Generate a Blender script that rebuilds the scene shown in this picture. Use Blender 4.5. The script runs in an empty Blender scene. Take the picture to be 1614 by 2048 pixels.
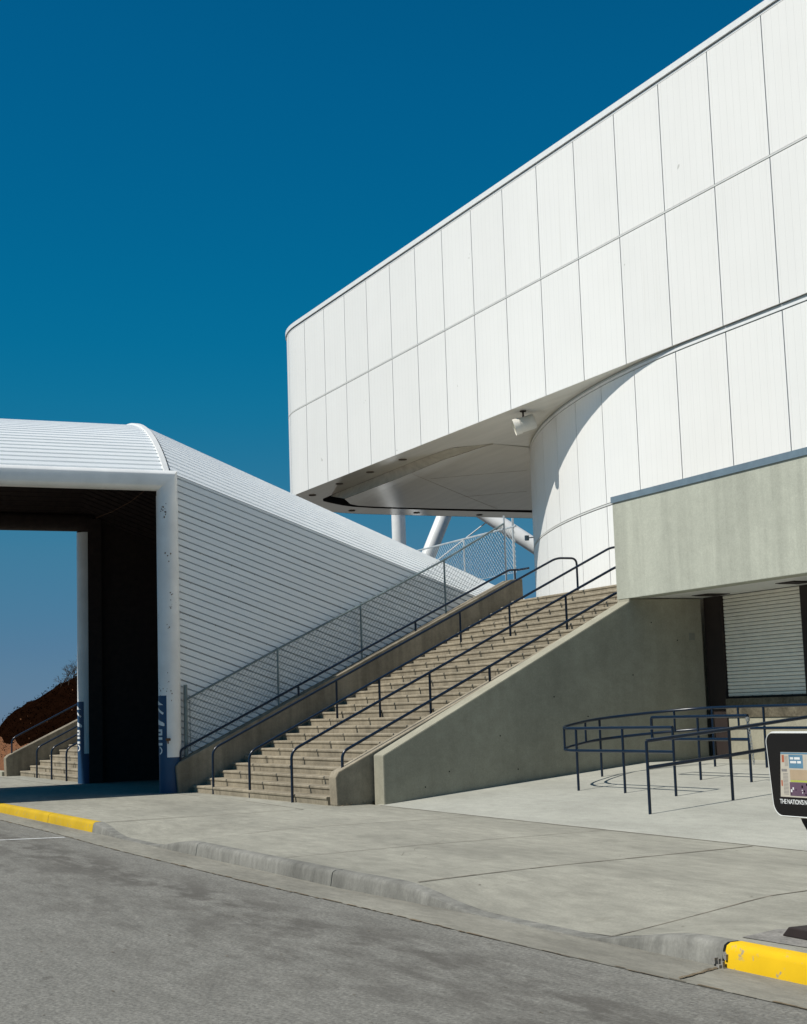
import bpy, bmesh, math, random
from mathutils import Vector, Matrix
from mathutils.geometry import tessellate_polygon
R_ = math.radians
random.seed(7)
SC = bpy.context.scene
COL = SC.collection

# ------------------------------------------------------------------ camera
CAM = Vector((0, 0, 1.675))
RIGHT = Vector((0.41917, 0.90731, -0.03297)); DOWN = Vector((-0.1302, 0.0242, -0.9912)); FWD = Vector((-0.8985, 0.4198, 0.1283))
FWD.normalize(); RIGHT = (RIGHT - FWD * RIGHT.dot(FWD)).normalized(); DOWN = FWD.cross(RIGHT)
def ray(u, v):
    return RIGHT * (u - 807.) + DOWN * (v - 1024.) + FWD * 3040.
def atX(u, v, X): d = ray(u, v); return CAM + d * ((X - CAM.x) / d.x)
def atY(u, v, Y): d = ray(u, v); return CAM + d * ((Y - CAM.y) / d.y)
def atZ(u, v, Z): d = ray(u, v); return CAM + d * ((Z - CAM.z) / d.z)
cd = bpy.data.cameras.new('camera'); cam = bpy.data.objects.new('camera', cd); COL.objects.link(cam)
cd.sensor_fit = 'VERTICAL'; cd.sensor_height = 24; cd.lens = 3040. / 2048 * 24
cd.clip_start = .1; cd.clip_end = 4000
cam.matrix_world = Matrix(((RIGHT.x, -DOWN.x, -FWD.x, CAM.x), (RIGHT.y, -DOWN.y, -FWD.y, CAM.y), (RIGHT.z, -DOWN.z, -FWD.z, CAM.z), (0, 0, 0, 1)))
SC.camera = cam

# ------------------------------------------------------------------ light
EL, AZ = 52., 4.5
w = bpy.data.worlds.new('World'); SC.world = w; w.use_nodes = True
nt = w.node_tree; bg = nt.nodes['Background']
sky = nt.nodes.new('ShaderNodeTexSky'); sky.sky_type = 'NISHITA'; sky.sun_disc = False
sky.sun_elevation = R_(EL); sky.sun_rotation = R_(180 + AZ); sky.altitude = 300
sky.air_density = 1.0; sky.dust_density = 0.05; sky.ozone_density = 3.6
gm = nt.nodes.new('ShaderNodeMix'); gm.data_type = 'RGBA'; gm.blend_type = 'MULTIPLY'; gm.inputs[0].default_value = 1.
gm.inputs[7].default_value = (.43, .98, 1.12, 1)
nt.links.new(sky.outputs[0], gm.inputs[6])
hs = nt.nodes.new('ShaderNodeHueSaturation'); hs.inputs['Saturation'].default_value = 1.08; nt.links.new(gm.outputs[2], hs.inputs['Color'])
sp = nt.nodes.new('ShaderNodeSeparateColor'); cb = nt.nodes.new('ShaderNodeCombineColor'); nt.links.new(hs.outputs[0], sp.inputs[0])
K = .066 * .966        # slide-film response of the sky: each channel rolls off towards the horizon
for ch, pts in enumerate(([(0, 0), (.022, .001), (.03, .006), (.06, .050), (.12, .088), (.3, .2), (1, .4)],
                          [(0, 0), (.112, .107), (.16, .145), (.195, .167), (.29, .196), (.40, .200), (1, .42)],
                          [(0, 0), (.264, .262), (.338, .306), (.381, .322), (.45, .326), (.6, .36), (1, .5)])):
    a = nt.nodes.new('ShaderNodeMath'); a.operation = 'MULTIPLY'; a.inputs[1].default_value = K
    fc = nt.nodes.new('ShaderNodeFloatCurve'); cu = fc.mapping.curves[0]
    while len(cu.points) < len(pts): cu.points.new(.5, .5)
    for p_, (x_, y_) in zip(cu.points, pts): p_.location = (x_, y_)
    for p_, (x_, y_) in zip(cu.points, pts): p_.location = (x_, y_); p_.handle_type = 'VECTOR'
    fc.mapping.update()
    b = nt.nodes.new('ShaderNodeMath'); b.operation = 'DIVIDE'; b.inputs[1].default_value = K
    nt.links.new(sp.outputs[ch], a.inputs[0]); nt.links.new(a.outputs[0], fc.inputs['Value']); nt.links.new(fc.outputs[0], b.inputs[0]); nt.links.new(b.outputs[0], cb.inputs[ch])
nt.links.new(cb.outputs[0], bg.inputs['Color'])
bg.inputs['Strength'].default_value = .066
sd = bpy.data.lights.new('sun', 'SUN'); sd.energy = 5.0; sd.angle = R_(.5); sd.color = (1, .95, .865)
so = bpy.data.objects.new('sun', sd); COL.objects.link(so)
tos = Vector((-math.sin(R_(AZ)) * math.cos(R_(EL)), -math.cos(R_(AZ)) * math.cos(R_(EL)), math.sin(R_(EL))))
so.rotation_euler = tos.to_track_quat('Z', 'Y').to_euler()
SC.view_settings.view_transform = 'Standard'; SC.view_settings.look = 'None'; SC.view_settings.exposure = -.05; SC.view_settings.gamma = 1
SC.cycles.max_bounces = 8; SC.cycles.diffuse_bounces = 3; SC.cycles.use_denoising = True

# ------------------------------------------------------------------ materials
MATS = {}
def nodes_of(name):
    m = bpy.data.materials.new(name); m.use_nodes = True
    n = m.node_tree.nodes; l = m.node_tree.links
    return m, n, l, n['Principled BSDF']
def ramp(n, stops):
    r = n.new('ShaderNodeValToRGB'); e = r.color_ramp.elements
    while len(e) < len(stops): e.new(.5)
    for i, (p, c) in enumerate(stops):
        e[i].position = p; e[i].color = (c, c, c, 1) if not isinstance(c, tuple) else (*c, 1)
    return r
def noise(n, l, co, scale, detail=6, rough=.6, sc=None):
    t = n.new('ShaderNodeTexNoise'); t.inputs['Scale'].default_value = scale
    t.inputs['Detail'].default_value = detail; t.inputs['Roughness'].default_value = rough
    if sc:
        mp = n.new('ShaderNodeMapping'); mp.inputs['Scale'].default_value = sc; l.new(co, mp.inputs[0]); co = mp.outputs[0]
    l.new(co, t.inputs['Vector']); return t
def mul(n, l, a, b, f=1.0):
    x = n.new('ShaderNodeMix'); x.data_type = 'RGBA'; x.blend_type = 'MULTIPLY'; x.inputs[0].default_value = f
    l.new(a, x.inputs[6]); l.new(b, x.inputs[7]); return x.outputs[2]
def mixc(n, l, fac, a, b):
    x = n.new('ShaderNodeMix'); x.data_type = 'RGBA'; l.new(fac, x.inputs[0])
    if isinstance(a, tuple): x.inputs[6].default_value = (*a, 1)
    else: l.new(a, x.inputs[6])
    if isinstance(b, tuple): x.inputs[7].default_value = (*b, 1)
    else: l.new(b, x.inputs[7])
    return x.outputs[2]
def plain(name, col, rough=.5, metal=0., var=.12, scale=6., bump=.0, spec=.5, stretch=None):
    m, n, l, p = nodes_of(name)
    co = n.new('ShaderNodeTexCoord').outputs['Object']
    t = noise(n, l, co, scale, sc=stretch); r = ramp(n, [(.3, 1 - var), (.7, 1 + var)])
    l.new(t.outputs[0], r.inputs[0])
    rgb = n.new('ShaderNodeRGB'); rgb.outputs[0].default_value = (*col, 1)
    l.new(mul(n, l, rgb.outputs[0], r.outputs[0]), p.inputs['Base Color'])
    p.inputs['Roughness'].default_value = rough; p.inputs['Metallic'].default_value = metal
    p.inputs['Specular IOR Level'].default_value = spec
    if bump:
        b = n.new('ShaderNodeBump'); b.inputs['Strength'].default_value = bump; b.inputs['Distance'].default_value = .01
        l.new(t.outputs[0], b.inputs['Height']); l.new(b.outputs[0], p.inputs['Normal'])
    MATS[name] = m; return m
def concrete(name, col, big=.35, v1=.16, v2=.10, streak=0., speck=.0, dark=None, rough=.9, bump=.25, wear=(1, 1, 1), fine=45., grain=.13):
    """weathered concrete: broad blotches, medium mottling, fine grain, optional vertical run-off streaks"""
    m, n, l, p = nodes_of(name)
    co = n.new('ShaderNodeTexCoord').outputs['Object']
    a = noise(n, l, co, big, 7, .62, wear); ra = ramp(n, [(.32, 1 - v1), (.55, 1.0), (.74, 1 + v1 * .6)]); l.new(a.outputs[0], ra.inputs[0])
    b = noise(n, l, co, big * 9, 6, .7, wear); rb = ramp(n, [(.3, 1 - v2), (.7, 1 + v2)]); l.new(b.outputs[0], rb.inputs[0])
    c = noise(n, l, co, fine, 3, .7); rc = ramp(n, [(.25, 1 - grain), (.75, 1 + grain)]); l.new(c.outputs[0], rc.inputs[0])
    rgb = n.new('ShaderNodeRGB'); rgb.outputs[0].default_value = (*col, 1)
    o = mul(n, l, mul(n, l, mul(n, l, rgb.outputs[0], ra.outputs[0]), rb.outputs[0]), rc.outputs[0])
    if streak:
        s = noise(n, l, co, 1.0, 5, .6, (3.2, 3.2, .16)); rs = ramp(n, [(.36, 1 - streak), (.62, 1 + streak * .3)]); l.new(s.outputs[0], rs.inputs[0])
        o = mul(n, l, o, rs.outputs[0])
    if speck:
        v = noise(n, l, co, 3.2, 2, .5); rv = ramp(n, [(.66, 0), (.72, 1)]); l.new(v.outputs[0], rv.inputs[0])
        k = n.new('ShaderNodeMath'); k.operation = 'MULTIPLY'; k.inputs[1].default_value = speck; l.new(rv.outputs[0], k.inputs[0])
        o = mixc(n, l, k.outputs[0], o, dark or (.08, .07, .06))
    l.new(o, p.inputs['Base Color']); p.inputs['Roughness'].default_value = rough; p.inputs['Specular IOR Level'].default_value = .25
    bp = n.new('ShaderNodeBump'); bp.inputs['Strength'].default_value = bump; bp.inputs['Distance'].default_value = .008
    l.new(c.outputs[0], bp.inputs['Height']); l.new(bp.outputs[0], p.inputs['Normal'])
    MATS[name] = m; return m
def panel_mat(name, col, rib=.26, rough=.35):
    """white ribbed metal panel: faint vertical rib lines from the UV (u runs along the wall in metres)"""
    m, n, l, p = nodes_of(name)
    uv = n.new('ShaderNodeTexCoord').outputs['UV']
    sx = n.new('ShaderNodeSeparateXYZ'); l.new(uv, sx.inputs[0])
    d = n.new('ShaderNodeMath'); d.operation = 'DIVIDE'; d.inputs[1].default_value = rib; l.new(sx.outputs[0], d.inputs[0])
    f = n.new('ShaderNodeMath'); f.operation = 'FRACT'; l.new(d.outputs[0], f.inputs[0])
    r = ramp(n, [(0.0, .76), (.035, .96), (.07, 1), (1, 1)]); l.new(f.outputs[0], r.inputs[0])
    d2 = n.new('ShaderNodeMath'); d2.operation = 'MULTIPLY'; d2.inputs[1].default_value = 5; l.new(d.outputs[0], d2.inputs[0])
    f2 = n.new('ShaderNodeMath'); f2.operation = 'FRACT'; l.new(d2.outputs[0], f2.inputs[0])
    r2 = ramp(n, [(0.0, .965), (.25, 1), (1, 1)]); l.new(f2.outputs[0], r2.inputs[0])
    a = noise(n, l, uv, .55, 5, .6); ra = ramp(n, [(.3, .98), (.7, 1.01)]); l.new(a.outputs[0], ra.inputs[0])
    s = noise(n, l, uv, 1.0, 5, .6, (1.6, .10, 1)); rs = ramp(n, [(.34, .985), (.6, 1.0)]); l.new(s.outputs[0], rs.inputs[0])
    rgb = n.new('ShaderNodeRGB'); rgb.outputs[0].default_value = (*col, 1)
    o = mul(n, l, mul(n, l, mul(n, l, mul(n, l, rgb.outputs[0], r.outputs[0]), r2.outputs[0]), ra.outputs[0]), rs.outputs[0])
    k = noise(n, l, uv, 2.3, 2, .5); rk = ramp(n, [(.755, 0), (.775, .55)]); l.new(k.outputs[0], rk.inputs[0])
    o = mixc(n, l, rk.outputs[0], o, (.35, .34, .30))
    sh = n.new('ShaderNodeMath'); sh.operation = 'SUBTRACT'; sh.inputs[1].default_value = (14. + 55.977) % 2.0935; l.new(sx.outputs[0], sh.inputs[0])
    dv = n.new('ShaderNodeMath'); dv.operation = 'DIVIDE'; dv.inputs[1].default_value = 2.0935; l.new(sh.outputs[0], dv.inputs[0])
    fl_ = n.new('ShaderNodeMath'); fl_.operation = 'FLOOR'; l.new(dv.outputs[0], fl_.inputs[0])
    dz = n.new('ShaderNodeMath'); dz.operation = 'DIVIDE'; dz.inputs[1].default_value = 3.46; l.new(sx.outputs[1], dz.inputs[0])
    fz = n.new('ShaderNodeMath'); fz.operation = 'FLOOR'; l.new(dz.outputs[0], fz.inputs[0])
    cx_ = n.new('ShaderNodeCombineXYZ'); l.new(fl_.outputs[0], cx_.inputs[0]); l.new(fz.outputs[0], cx_.inputs[1])
    wn = n.new('ShaderNodeTexWhiteNoise'); wn.noise_dimensions = '2D'; l.new(cx_.outputs[0], wn.inputs[0]); rw = ramp(n, [(0, .975), (1, 1.0)]); l.new(wn.outputs[0], rw.inputs[0])
    o = mul(n, l, o, rw.outputs[0])
    g_ = noise(n, l, uv, 1.0, 4, .6, (9., .18, 1)); rg = ramp(n, [(.60, 0), (.74, .16)]); l.new(g_.outputs[0], rg.inputs[0]); o = mixc(n, l, rg.outputs[0], o, (.48, .46, .40))
    l.new(o, p.inputs['Base Color']); p.inputs['Roughness'].default_value = rough; p.inputs['Specular IOR Level'].default_value = .3
    bp = n.new('ShaderNodeBump'); bp.inputs['Strength'].default_value = .35; bp.inputs['Distance'].default_value = .006
    l.new(r.outputs[0], bp.inputs['Height']); l.new(bp.outputs[0], p.inputs['Normal'])
    MATS[name] = m; return m
def chipped(name, col, under, amount=.66, scale=9., rough=.45, soft=.03, spec=.5):
    """paint with small chips and rust spots showing the layer below"""
    m, n, l, p = nodes_of(name)
    co = n.new('ShaderNodeTexCoord').outputs['Object']
    a = noise(n, l, co, scale, 5, .65); ra = ramp(n, [(amount, 0), (amount + soft, 1)]); l.new(a.outputs[0], ra.inputs[0])
    b = noise(n, l, co, 1.3, 5, .6); rb = ramp(n, [(.3, .88), (.7, 1.08)]); l.new(b.outputs[0], rb.inputs[0])
    rgb = n.new('ShaderNodeRGB'); rgb.outputs[0].default_value = (*col, 1)
    o = mixc(n, l, ra.outputs[0], mul(n, l, rgb.outputs[0], rb.outputs[0]), under)
    l.new(o, p.inputs['Base Color']); p.inputs['Roughness'].default_value = rough; p.inputs['Specular IOR Level'].default_value = spec
    MATS[name] = m; return m

M_panel = panel_mat('white ribbed panel', (.82, .815, .785))
M_soffit = plain('white soffit metal', (.70, .675, .60), .15, var=.07, scale=1.2, stretch=(.25, 2.5, 1))
M_ribbed = plain('ribbed edge metal', (.60, .57, .49), .5, var=.15, scale=3)
M_lap = plain('grey lap seam', (.36, .36, .34), .7, var=.3, scale=8)
M_backing = plain('grey joint backing', (.17, .18, .18), .7)
M_trim = plain('white trim', (.76, .77, .76), .4, var=.05)
M_jrail = plain('pale joint rail', (.62, .63, .61), .5, var=.05)
M_greytrim = plain('grey trim', (.42, .45, .45), .45, var=.1)
M_dark = plain('dark void', (.018, .014, .012), .9)
M_galv = plain('galvanised flashing', (.17, .235, .285), .42, .25, var=.12, scale=4)
M_conc_wall = concrete('cast concrete wall', (.35, .335, .26), .45, .17, .10, streak=.07)
M_conc_fascia = concrete('canopy concrete', (.44, .455, .385), .5, .09, .06, streak=.13)
M_conc_step = concrete('precast step concrete', (.30, .262, .195), 1.1, .24, .16, streak=.16, bump=.3)
M_conc_par = concrete('brown parapet concrete', (.27, .235, .175), .9, .2, .14, streak=.3)
M_walk = concrete('pavement concrete', (.302, .294, .247), .42, .26, .18, speck=.25, dark=(.16, .15, .12), wear=(.55, 1.6, 1))
M_walk2 = concrete('newer pale concrete', (.365, .365, .32), .6, .16, .10, wear=(.6, 1.5, 1))
M_gutter = concrete('gutter concrete', (.235, .226, .19), .9, .26, .18, wear=(.5, 1.8, 1))
M_kerb = concrete('grey kerb concrete', (.215, .212, .19), .9, .28, .22, streak=.22, wear=(1, 1, .4))
M_road = concrete('old grey asphalt', (.182, .178, .159), .9, .07, .17, speck=.35, dark=(.11, .105, .098), bump=.7, wear=(.5, 1.6, 1), fine=34., grain=.5)
def add_stains(m, bands, col):
    """oil and tyre stains: noise blotches confined to bands along the kerb line"""
    n = m.node_tree.nodes; l = m.node_tree.links; p = n['Principled BSDF']; src = p.inputs['Base Color'].links[0].from_socket
    co = n.new('ShaderNodeTexCoord').outputs['Object']; sx = n.new('ShaderNodeSeparateXYZ'); l.new(co, sx.inputs[0])
    for (y, wd, sc, st, lo, hi) in bands:
        a = n.new('ShaderNodeMath'); a.operation = 'MULTIPLY_ADD'; a.inputs[1].default_value = -.03; l.new(sx.outputs[0], a.inputs[0]); l.new(sx.outputs[1], a.inputs[2])
        mr = n.new('ShaderNodeMapRange'); mr.interpolation_type = 'SMOOTHSTEP'; b = n.new('ShaderNodeMath'); b.operation = 'SUBTRACT'; b.inputs[1].default_value = y; l.new(a.outputs[0], b.inputs[0])
        c = n.new('ShaderNodeMath'); c.operation = 'ABSOLUTE'; l.new(b.outputs[0], c.inputs[0]); l.new(c.outputs[0], mr.inputs[0])
        mr.inputs[1].default_value = 0; mr.inputs[2].default_value = wd; mr.inputs[3].default_value = st; mr.inputs[4].default_value = 0
        t = noise(n, l, co, sc, 7, .68, (.45, 1.5, 1)); r = ramp(n, [(lo, 0), (hi, 1)]); l.new(t.outputs[0], r.inputs[0])
        k = n.new('ShaderNodeMath'); k.operation = 'MULTIPLY'; l.new(mr.outputs[0], k.inputs[0]); l.new(r.outputs[0], k.inputs[1])
        src = mixc(n, l, k.outputs[0], src, col)
    l.new(src, p.inputs['Base Color'])
add_stains(M_road, [(5.2, 1.0, 1.9, .85, .43, .57), (4.3, 1.8, 2.4, .5, .46, .60), (0, 60, 6.5, .5, .615, .66)], (.088, .082, .072))
M_gravel = concrete('exposed aggregate', (.25, .24, .22), 3, .3, .3, bump=.9, fine=28.)
M_dirt = plain('brown crack dirt', (.15, .115, .07), .95, var=.4, scale=14)
M_joint = plain('dark joint filler', (.15, .13, .10), .95, var=.4, scale=9)
M_yellow = chipped('yellow kerb paint', (.72, .45, .012), (.36, .30, .17), .60, 13., .85, .07, .15)
M_yellow2 = chipped('worn yellow kerb paint', (.52, .34, .02), (.28, .25, .16), .60, 13., .85, .10, .15)
M_white_pipe = chipped('white pipe paint', (.78, .79, .78), (.13, .06, .035), .765, 7., .4, .015)
M_deck = plain('white corrugated deck', (.80, .835, .85), .42, var=.03, scale=2.5, stretch=(1, .25, 2))
M_shade_lining = plain('dark brown lining', (.035, .022, .018), .85, var=.3)  # shade inside the portal put into the colour; the rear beam uses it too
M_rust = plain('rusty edge strip', (.12, .06, .03), .9, var=.6, scale=25)
M_navy = chipped('navy rail paint', (.0016, .011, .030), (.001, .006, .016), .6, 16., .28, .1, .5)
M_signblue = chipped('blue sign paint', (.004, .048, .125), (.05, .02, .01), .70, 8., .5, .02)
M_letter = plain('white lettering', (.75, .76, .75), .6, var=.08)
M_fence = plain('galvanised fence steel', (.16, .21, .22), .5, .3, var=.25, scale=5)
M_fencepale = plain('pale fence steel', (.42, .46, .48), .5, .3, var=.15, scale=5)
M_door = plain('white shutter slat', (.82, .79, .69), .5, var=.06)
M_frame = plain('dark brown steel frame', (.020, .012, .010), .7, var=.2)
M_stain = concrete('stained dock sill', (.12, .105, .075), 2.2, .5, .4)
M_plate2 = plain('brown fitting', (.10, .085, .065), .6)
M_plate = plain('weathered plate', (.24, .24, .20), .7)
M_seam = plain('brown seam grime', (.22, .17, .12), .9, var=.5, scale=12)
M_black = plain('black glass', (.006, .005, .005), .12, var=.1)
M_boxwhite = plain('off white moulded plastic', (.70, .71, .68), .4, var=.04)
M_paper = plain('newsprint', (.50, .46, .38), .9, var=.05, scale=20)
M_ink = plain('printed grey text', (.22, .21, .2), .9, var=.3, scale=60)
M_red = plain('printed red', (.42, .12, .06), .9); M_pblue = plain('printed blue', (.10, .22, .32), .9)
M_tan = plain('printed tan', (.42, .32, .21), .9); M_plum = plain('printed plum', (.12, .07, .11), .9); M_lime = plain('printed lime', (.42, .46, .08), .9)
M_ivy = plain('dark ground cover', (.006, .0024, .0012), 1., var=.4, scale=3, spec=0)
M_mulch = plain('orange brown mulch', (.13, .048, .013), .95, var=.5, scale=12, bump=.6)
M_twig = plain('bare twig bark', (.05, .035, .022), .9, var=.3)
M_chain = plain('steel chain', (.5, .5, .48), .35, .8)
M_lamp = plain('floodlight housing', (.60, .585, .53), .4, var=.06)
M_bulb = plain('lamp reflector', (.72, .66, .45), .2, .3)
M_line = chipped('white road paint', (.62, .63, .62), (.2, .2, .19), .6, 10., .8, .06)

# ------------------------------------------------------------------ mesh builder
class MB:
    def __init__(s): s.v = []; s.f = []; s.m = []; s.uv = {}
    def add(s, vs, fs, mi=0):
        o = len(s.v); s.v += [tuple(v) for v in vs]
        for f in fs: s.f.append(tuple(i + o for i in f)); s.m.append(mi)
        return o
    def quad(s, a, b, c, d, mi=0, uv=None):
        o = s.add([a, b, c, d], [(0, 1, 2, 3)], mi)
        if uv: s.uv[len(s.f) - 1] = uv
    def box(s, x0, x1, y0, y1, z0, z1, mi=0):
        vs = [(x, y, z) for z in (z0, z1) for y in (y0, y1) for x in (x0, x1)]
        s.add(vs, [(0, 2, 3, 1), (4, 5, 7, 6), (0, 1, 5, 4), (2, 6, 7, 3), (0, 4, 6, 2), (1, 3, 7, 5)], mi)
    def prism(s, poly, a, b, axis, mi=0):
        """extrude a 2D polygon along an axis: axis 'x' poly=(y,z), 'y' poly=(x,z), 'z' poly=(x,y)"""
        def mk(p, t): return (t, p[0], p[1]) if axis == 'x' else ((p[0], t, p[1]) if axis == 'y' else (p[0], p[1], t))
        n = len(poly); vs = [mk(p, a) for p in poly] + [mk(p, b) for p in poly]
        fs = [(i, (i + 1) % n, n + (i + 1) % n, n + i) for i in range(n)]
        tri = tessellate_polygon([[Vector((p[0], p[1], 0)) for p in poly]])
        fs += [tuple(t) for t in tri] + [tuple(n + i for i in reversed(t)) for t in tri]
        s.add(vs, fs, mi)
    def tube(s, pts, r, seg=10, cap=True, mi=0, closed=False):
        pts = [Vector(p) for p in pts]; n = len(pts); rs = r if isinstance(r, (list, tuple)) else [r] * n
        t0 = (pts[1] - pts[0]).normalized(); up = Vector((0, 0, 1)) if abs(t0.z) < .9 else Vector((1, 0, 0))
        nrm = (up - t0 * up.dot(t0)).normalized(); rings = []; pt = t0
        for i in range(n):
            if i == 0: t = t0
            elif i == n - 1: t = (pts[i] - pts[i - 1]).normalized()
            else: t = ((pts[i] - pts[i - 1]).normalized() + (pts[i + 1] - pts[i]).normalized()).normalized()
            nrm = (nrm - t * nrm.dot(t)); nrm.normalize(); bn = t.cross(nrm)
            d = 1.
            if 0 < i < n - 1:
                c = (pts[i] - pts[i - 1]).normalized().dot(t); d = 1 / max(c, .5)
            ax = None
            if d > 1.01:
                ax = ((pts[i + 1] - pts[i]).normalized() - (pts[i] - pts[i - 1]).normalized()); ax.normalize()
            ring = []
            for k in range(seg):
                a = 2 * math.pi * k / seg; off = (nrm * math.cos(a) + bn * math.sin(a)) * rs[i]
                if ax is not None: off += ax * off.dot(ax) * (d - 1)
                ring.append(pts[i] + off)
            rings.append(ring)
        vs = [v for rg in rings for v in rg]; fs = []
        for i in range(n - 1):
            for k in range(seg):
                a = i * seg + k; b = i * seg + (k + 1) % seg; fs.append((a, b, b + seg, a + seg))
        if cap: fs += [tuple(reversed(range(seg))), tuple((n - 1) * seg + k for k in range(seg))]
        s.add(vs, fs, mi)
    def build(s, name, mats, parent=None, smooth=False, bevel=0, angle=40):
        me = bpy.data.meshes.new(name); me.from_pydata(s.v, [], s.f)
        if not isinstance(mats, (list, tuple)): mats = [mats]
        for m in mats: me.materials.append(m)
        for i, p in enumerate(me.polygons): p.material_index = s.m[i]
        if s.uv:
            ul = me.uv_layers.new(name='UVMap')
            for fi, uv in s.uv.items():
                for k, li in enumerate(me.polygons[fi].loop_indices): ul.data[li].uv = uv[k]
        bm = bmesh.new(); bm.from_mesh(me); bmesh.ops.recalc_face_normals(bm, faces=bm.faces)
        if bevel:
            bmesh.ops.remove_doubles(bm, verts=bm.verts, dist=1e-4)
            eds = [e for e in bm.edges if len(e.link_faces) == 2 and e.calc_face_angle(0) > R_(30)]
            bmesh.ops.bevel(bm, geom=eds, offset=bevel, segments=2, affect='EDGES', profile=.6)
        bm.to_mesh(me); bm.free()
        if smooth:
            for p in me.polygons: p.use_smooth = True
            try: me.set_sharp_from_angle(angle=R_(angle))
            except Exception: pass
        o = bpy.data.objects.new(name, me); COL.objects.link(o)
        if parent: o.parent = parent
        return o
def tag(o, label=None, cat=None, group=None, kind=None):
    if label: o['label'] = label
    if cat: o['category'] = cat
    if group: o['group'] = group
    if kind: o['kind'] = kind
    return o
def thing(name, label, cat, group=None, loc=(0, 0, 0)):
    o = bpy.data.objects.new(name, None); COL.objects.link(o); o.empty_display_size = .3
    return tag(o, label, cat, group)
def fillet(pts, r, n=6):
    out = [Vector(pts[0])]
    for i in range(1, len(pts) - 1):
        p = Vector(pts[i]); a = Vector(pts[i - 1]) - p; b = Vector(pts[i + 1]) - p
        rr = min(r, a.length * .45, b.length * .45); a0 = p + a.normalized() * rr; b0 = p + b.normalized() * rr
        for k in range(n + 1):
            t = k / n; out.append(a0 * (1 - t) ** 2 + p * 2 * t * (1 - t) + b0 * t * t)
    out.append(Vector(pts[-1])); return out
def lerp(tab, x):
    if x <= tab[0][0]: return tab[0][1]
    for (a, u), (b, v) in zip(tab, tab[1:]):
        if x <= b: return u + (v - u) * (x - a) / (b - a)
    return tab[-1][1]
def smooth(a, b, x):
    t = max(0, min(1, (x - a) / (b - a))); return t * t * (3 - 2 * t)

# ------------------------------------------------------------------ ground, road, pavement
RZ = -.17
KY = [(-70, 4.6), (-31.7, 5.75), (-25.2, 5.95), (-19.7, 6.06), (-15.1, 6.16), (-12.3, 6.34), (-9, 6.47), (12, 7.0)]
AY = [(-70, 4.1), (-35, 5.2), (-25.6, 5.42), (-21.8, 5.44), (-16.5, 5.6), (-12.6, 5.78), (-10.5, 5.84), (-8.7, 5.94), (-7.5, 6.01), (12, 6.55)]
def ky(x): return lerp(KY, x)
def ay(x): return lerp(AY, x)
def kh(x):      # 1 = full kerb, 0 = flush driveway dip
    a = 1 - smooth(-25.15, -23.5, x) + smooth(-22.0, -20.0, x)
    b = 1 - smooth(-14.0, -12.2, x) + smooth(-10.7, -9.2, x)
    return min(a, b, 1.)
def rampz(x, y):
    return .09 * max(0, min(y - 11.0, 5.6))
def walkz(x, y):
    d = 1 - kh(x); k = max(0, 1 - (y - ky(x) - .15) / 1.7)
    return -.157 * d * min(1, k) 
m = MB(); m.quad((-900, -900, -.4), (900, -900, -.4), (900, 900, -.4), (-900, 900, -.4))
tag(m.build('ground', M_road), kind='structure')
m = MB(); xs = [-120] + [i for i in range(-70, 13, 2)]
for a, b in zip(xs, xs[1:]):
    m.quad((a, -40, RZ - .003), (b, -40, RZ - .003), (b, ay(b) + .2, RZ - .003), (a, ay(a) + .2, RZ - .003))
tag(m.build('road', M_road), kind='structure')
m = MB(); xs = [-70 + .5 * i for i in range(165)]
for a, b in zip(xs, xs[1:]):
    m.quad((a, ay(a), RZ + .002), (b, ay(b), RZ + .002), (b, ky(b) + .05, RZ + .006), (a, ky(a) + .05, RZ + .006))
tag(m.build('gutter', M_gutter), kind='structure')
m = MB(); x = -34.
while x < 0:                      # ragged dirt in the joint between gutter and asphalt
    L = random.uniform(.05, .3); wd = random.uniform(.002, .014) * (2.2 if random.random() < .15 else 1); j = random.uniform(-.012, .012)
    m.quad((x, ay(x) - wd + j, RZ + .006), (x + L, ay(x + L) - wd * .8 + j, RZ + .006), (x + L, ay(x + L) + wd * .7 + j, RZ + .006), (x, ay(x) + wd + j, RZ + .006)); x += L * random.uniform(.9, 1.8)
for i in range(60):
    y = 5.99 + i / 60 * .47; x = -8.72 - (i / 60) * .2 + random.gauss(0, .012); wd = random.uniform(.004, .014)
    m.quad((x - wd, y, RZ + .01), (x + wd, y - .02, RZ + .01), (x + wd * .7, y + .02, RZ + .011), (x - wd, y + .03, RZ + .011))
tag(m.build('gutter_dirt', M_dirt), kind='stuff')
m = MB(); m.quad((-25.05, 4.2, RZ + .001), (-24.93, 4.2, RZ + .001), (-24.55, 5.38, RZ + .001), (-24.67, 5.38, RZ + .001))
tag(m.build('road_marking', M_line), kind='structure')
# oil darkened bands on the asphalt are in its material; a few tar drips as dirt
m = MB()
for i in range(260):
    x = random.uniform(-30, -2); y = random.uniform(-2, 5.3); L = random.uniform(.01, .07); wd = random.uniform(.006, .02)
    m.quad((x, y, RZ + .001), (x + L, y + .005, RZ + .001), (x + L * .8, y + wd, RZ + .001), (x, y + wd, RZ + .001))
tag(m.build('road_debris', M_joint), kind='stuff')

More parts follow.
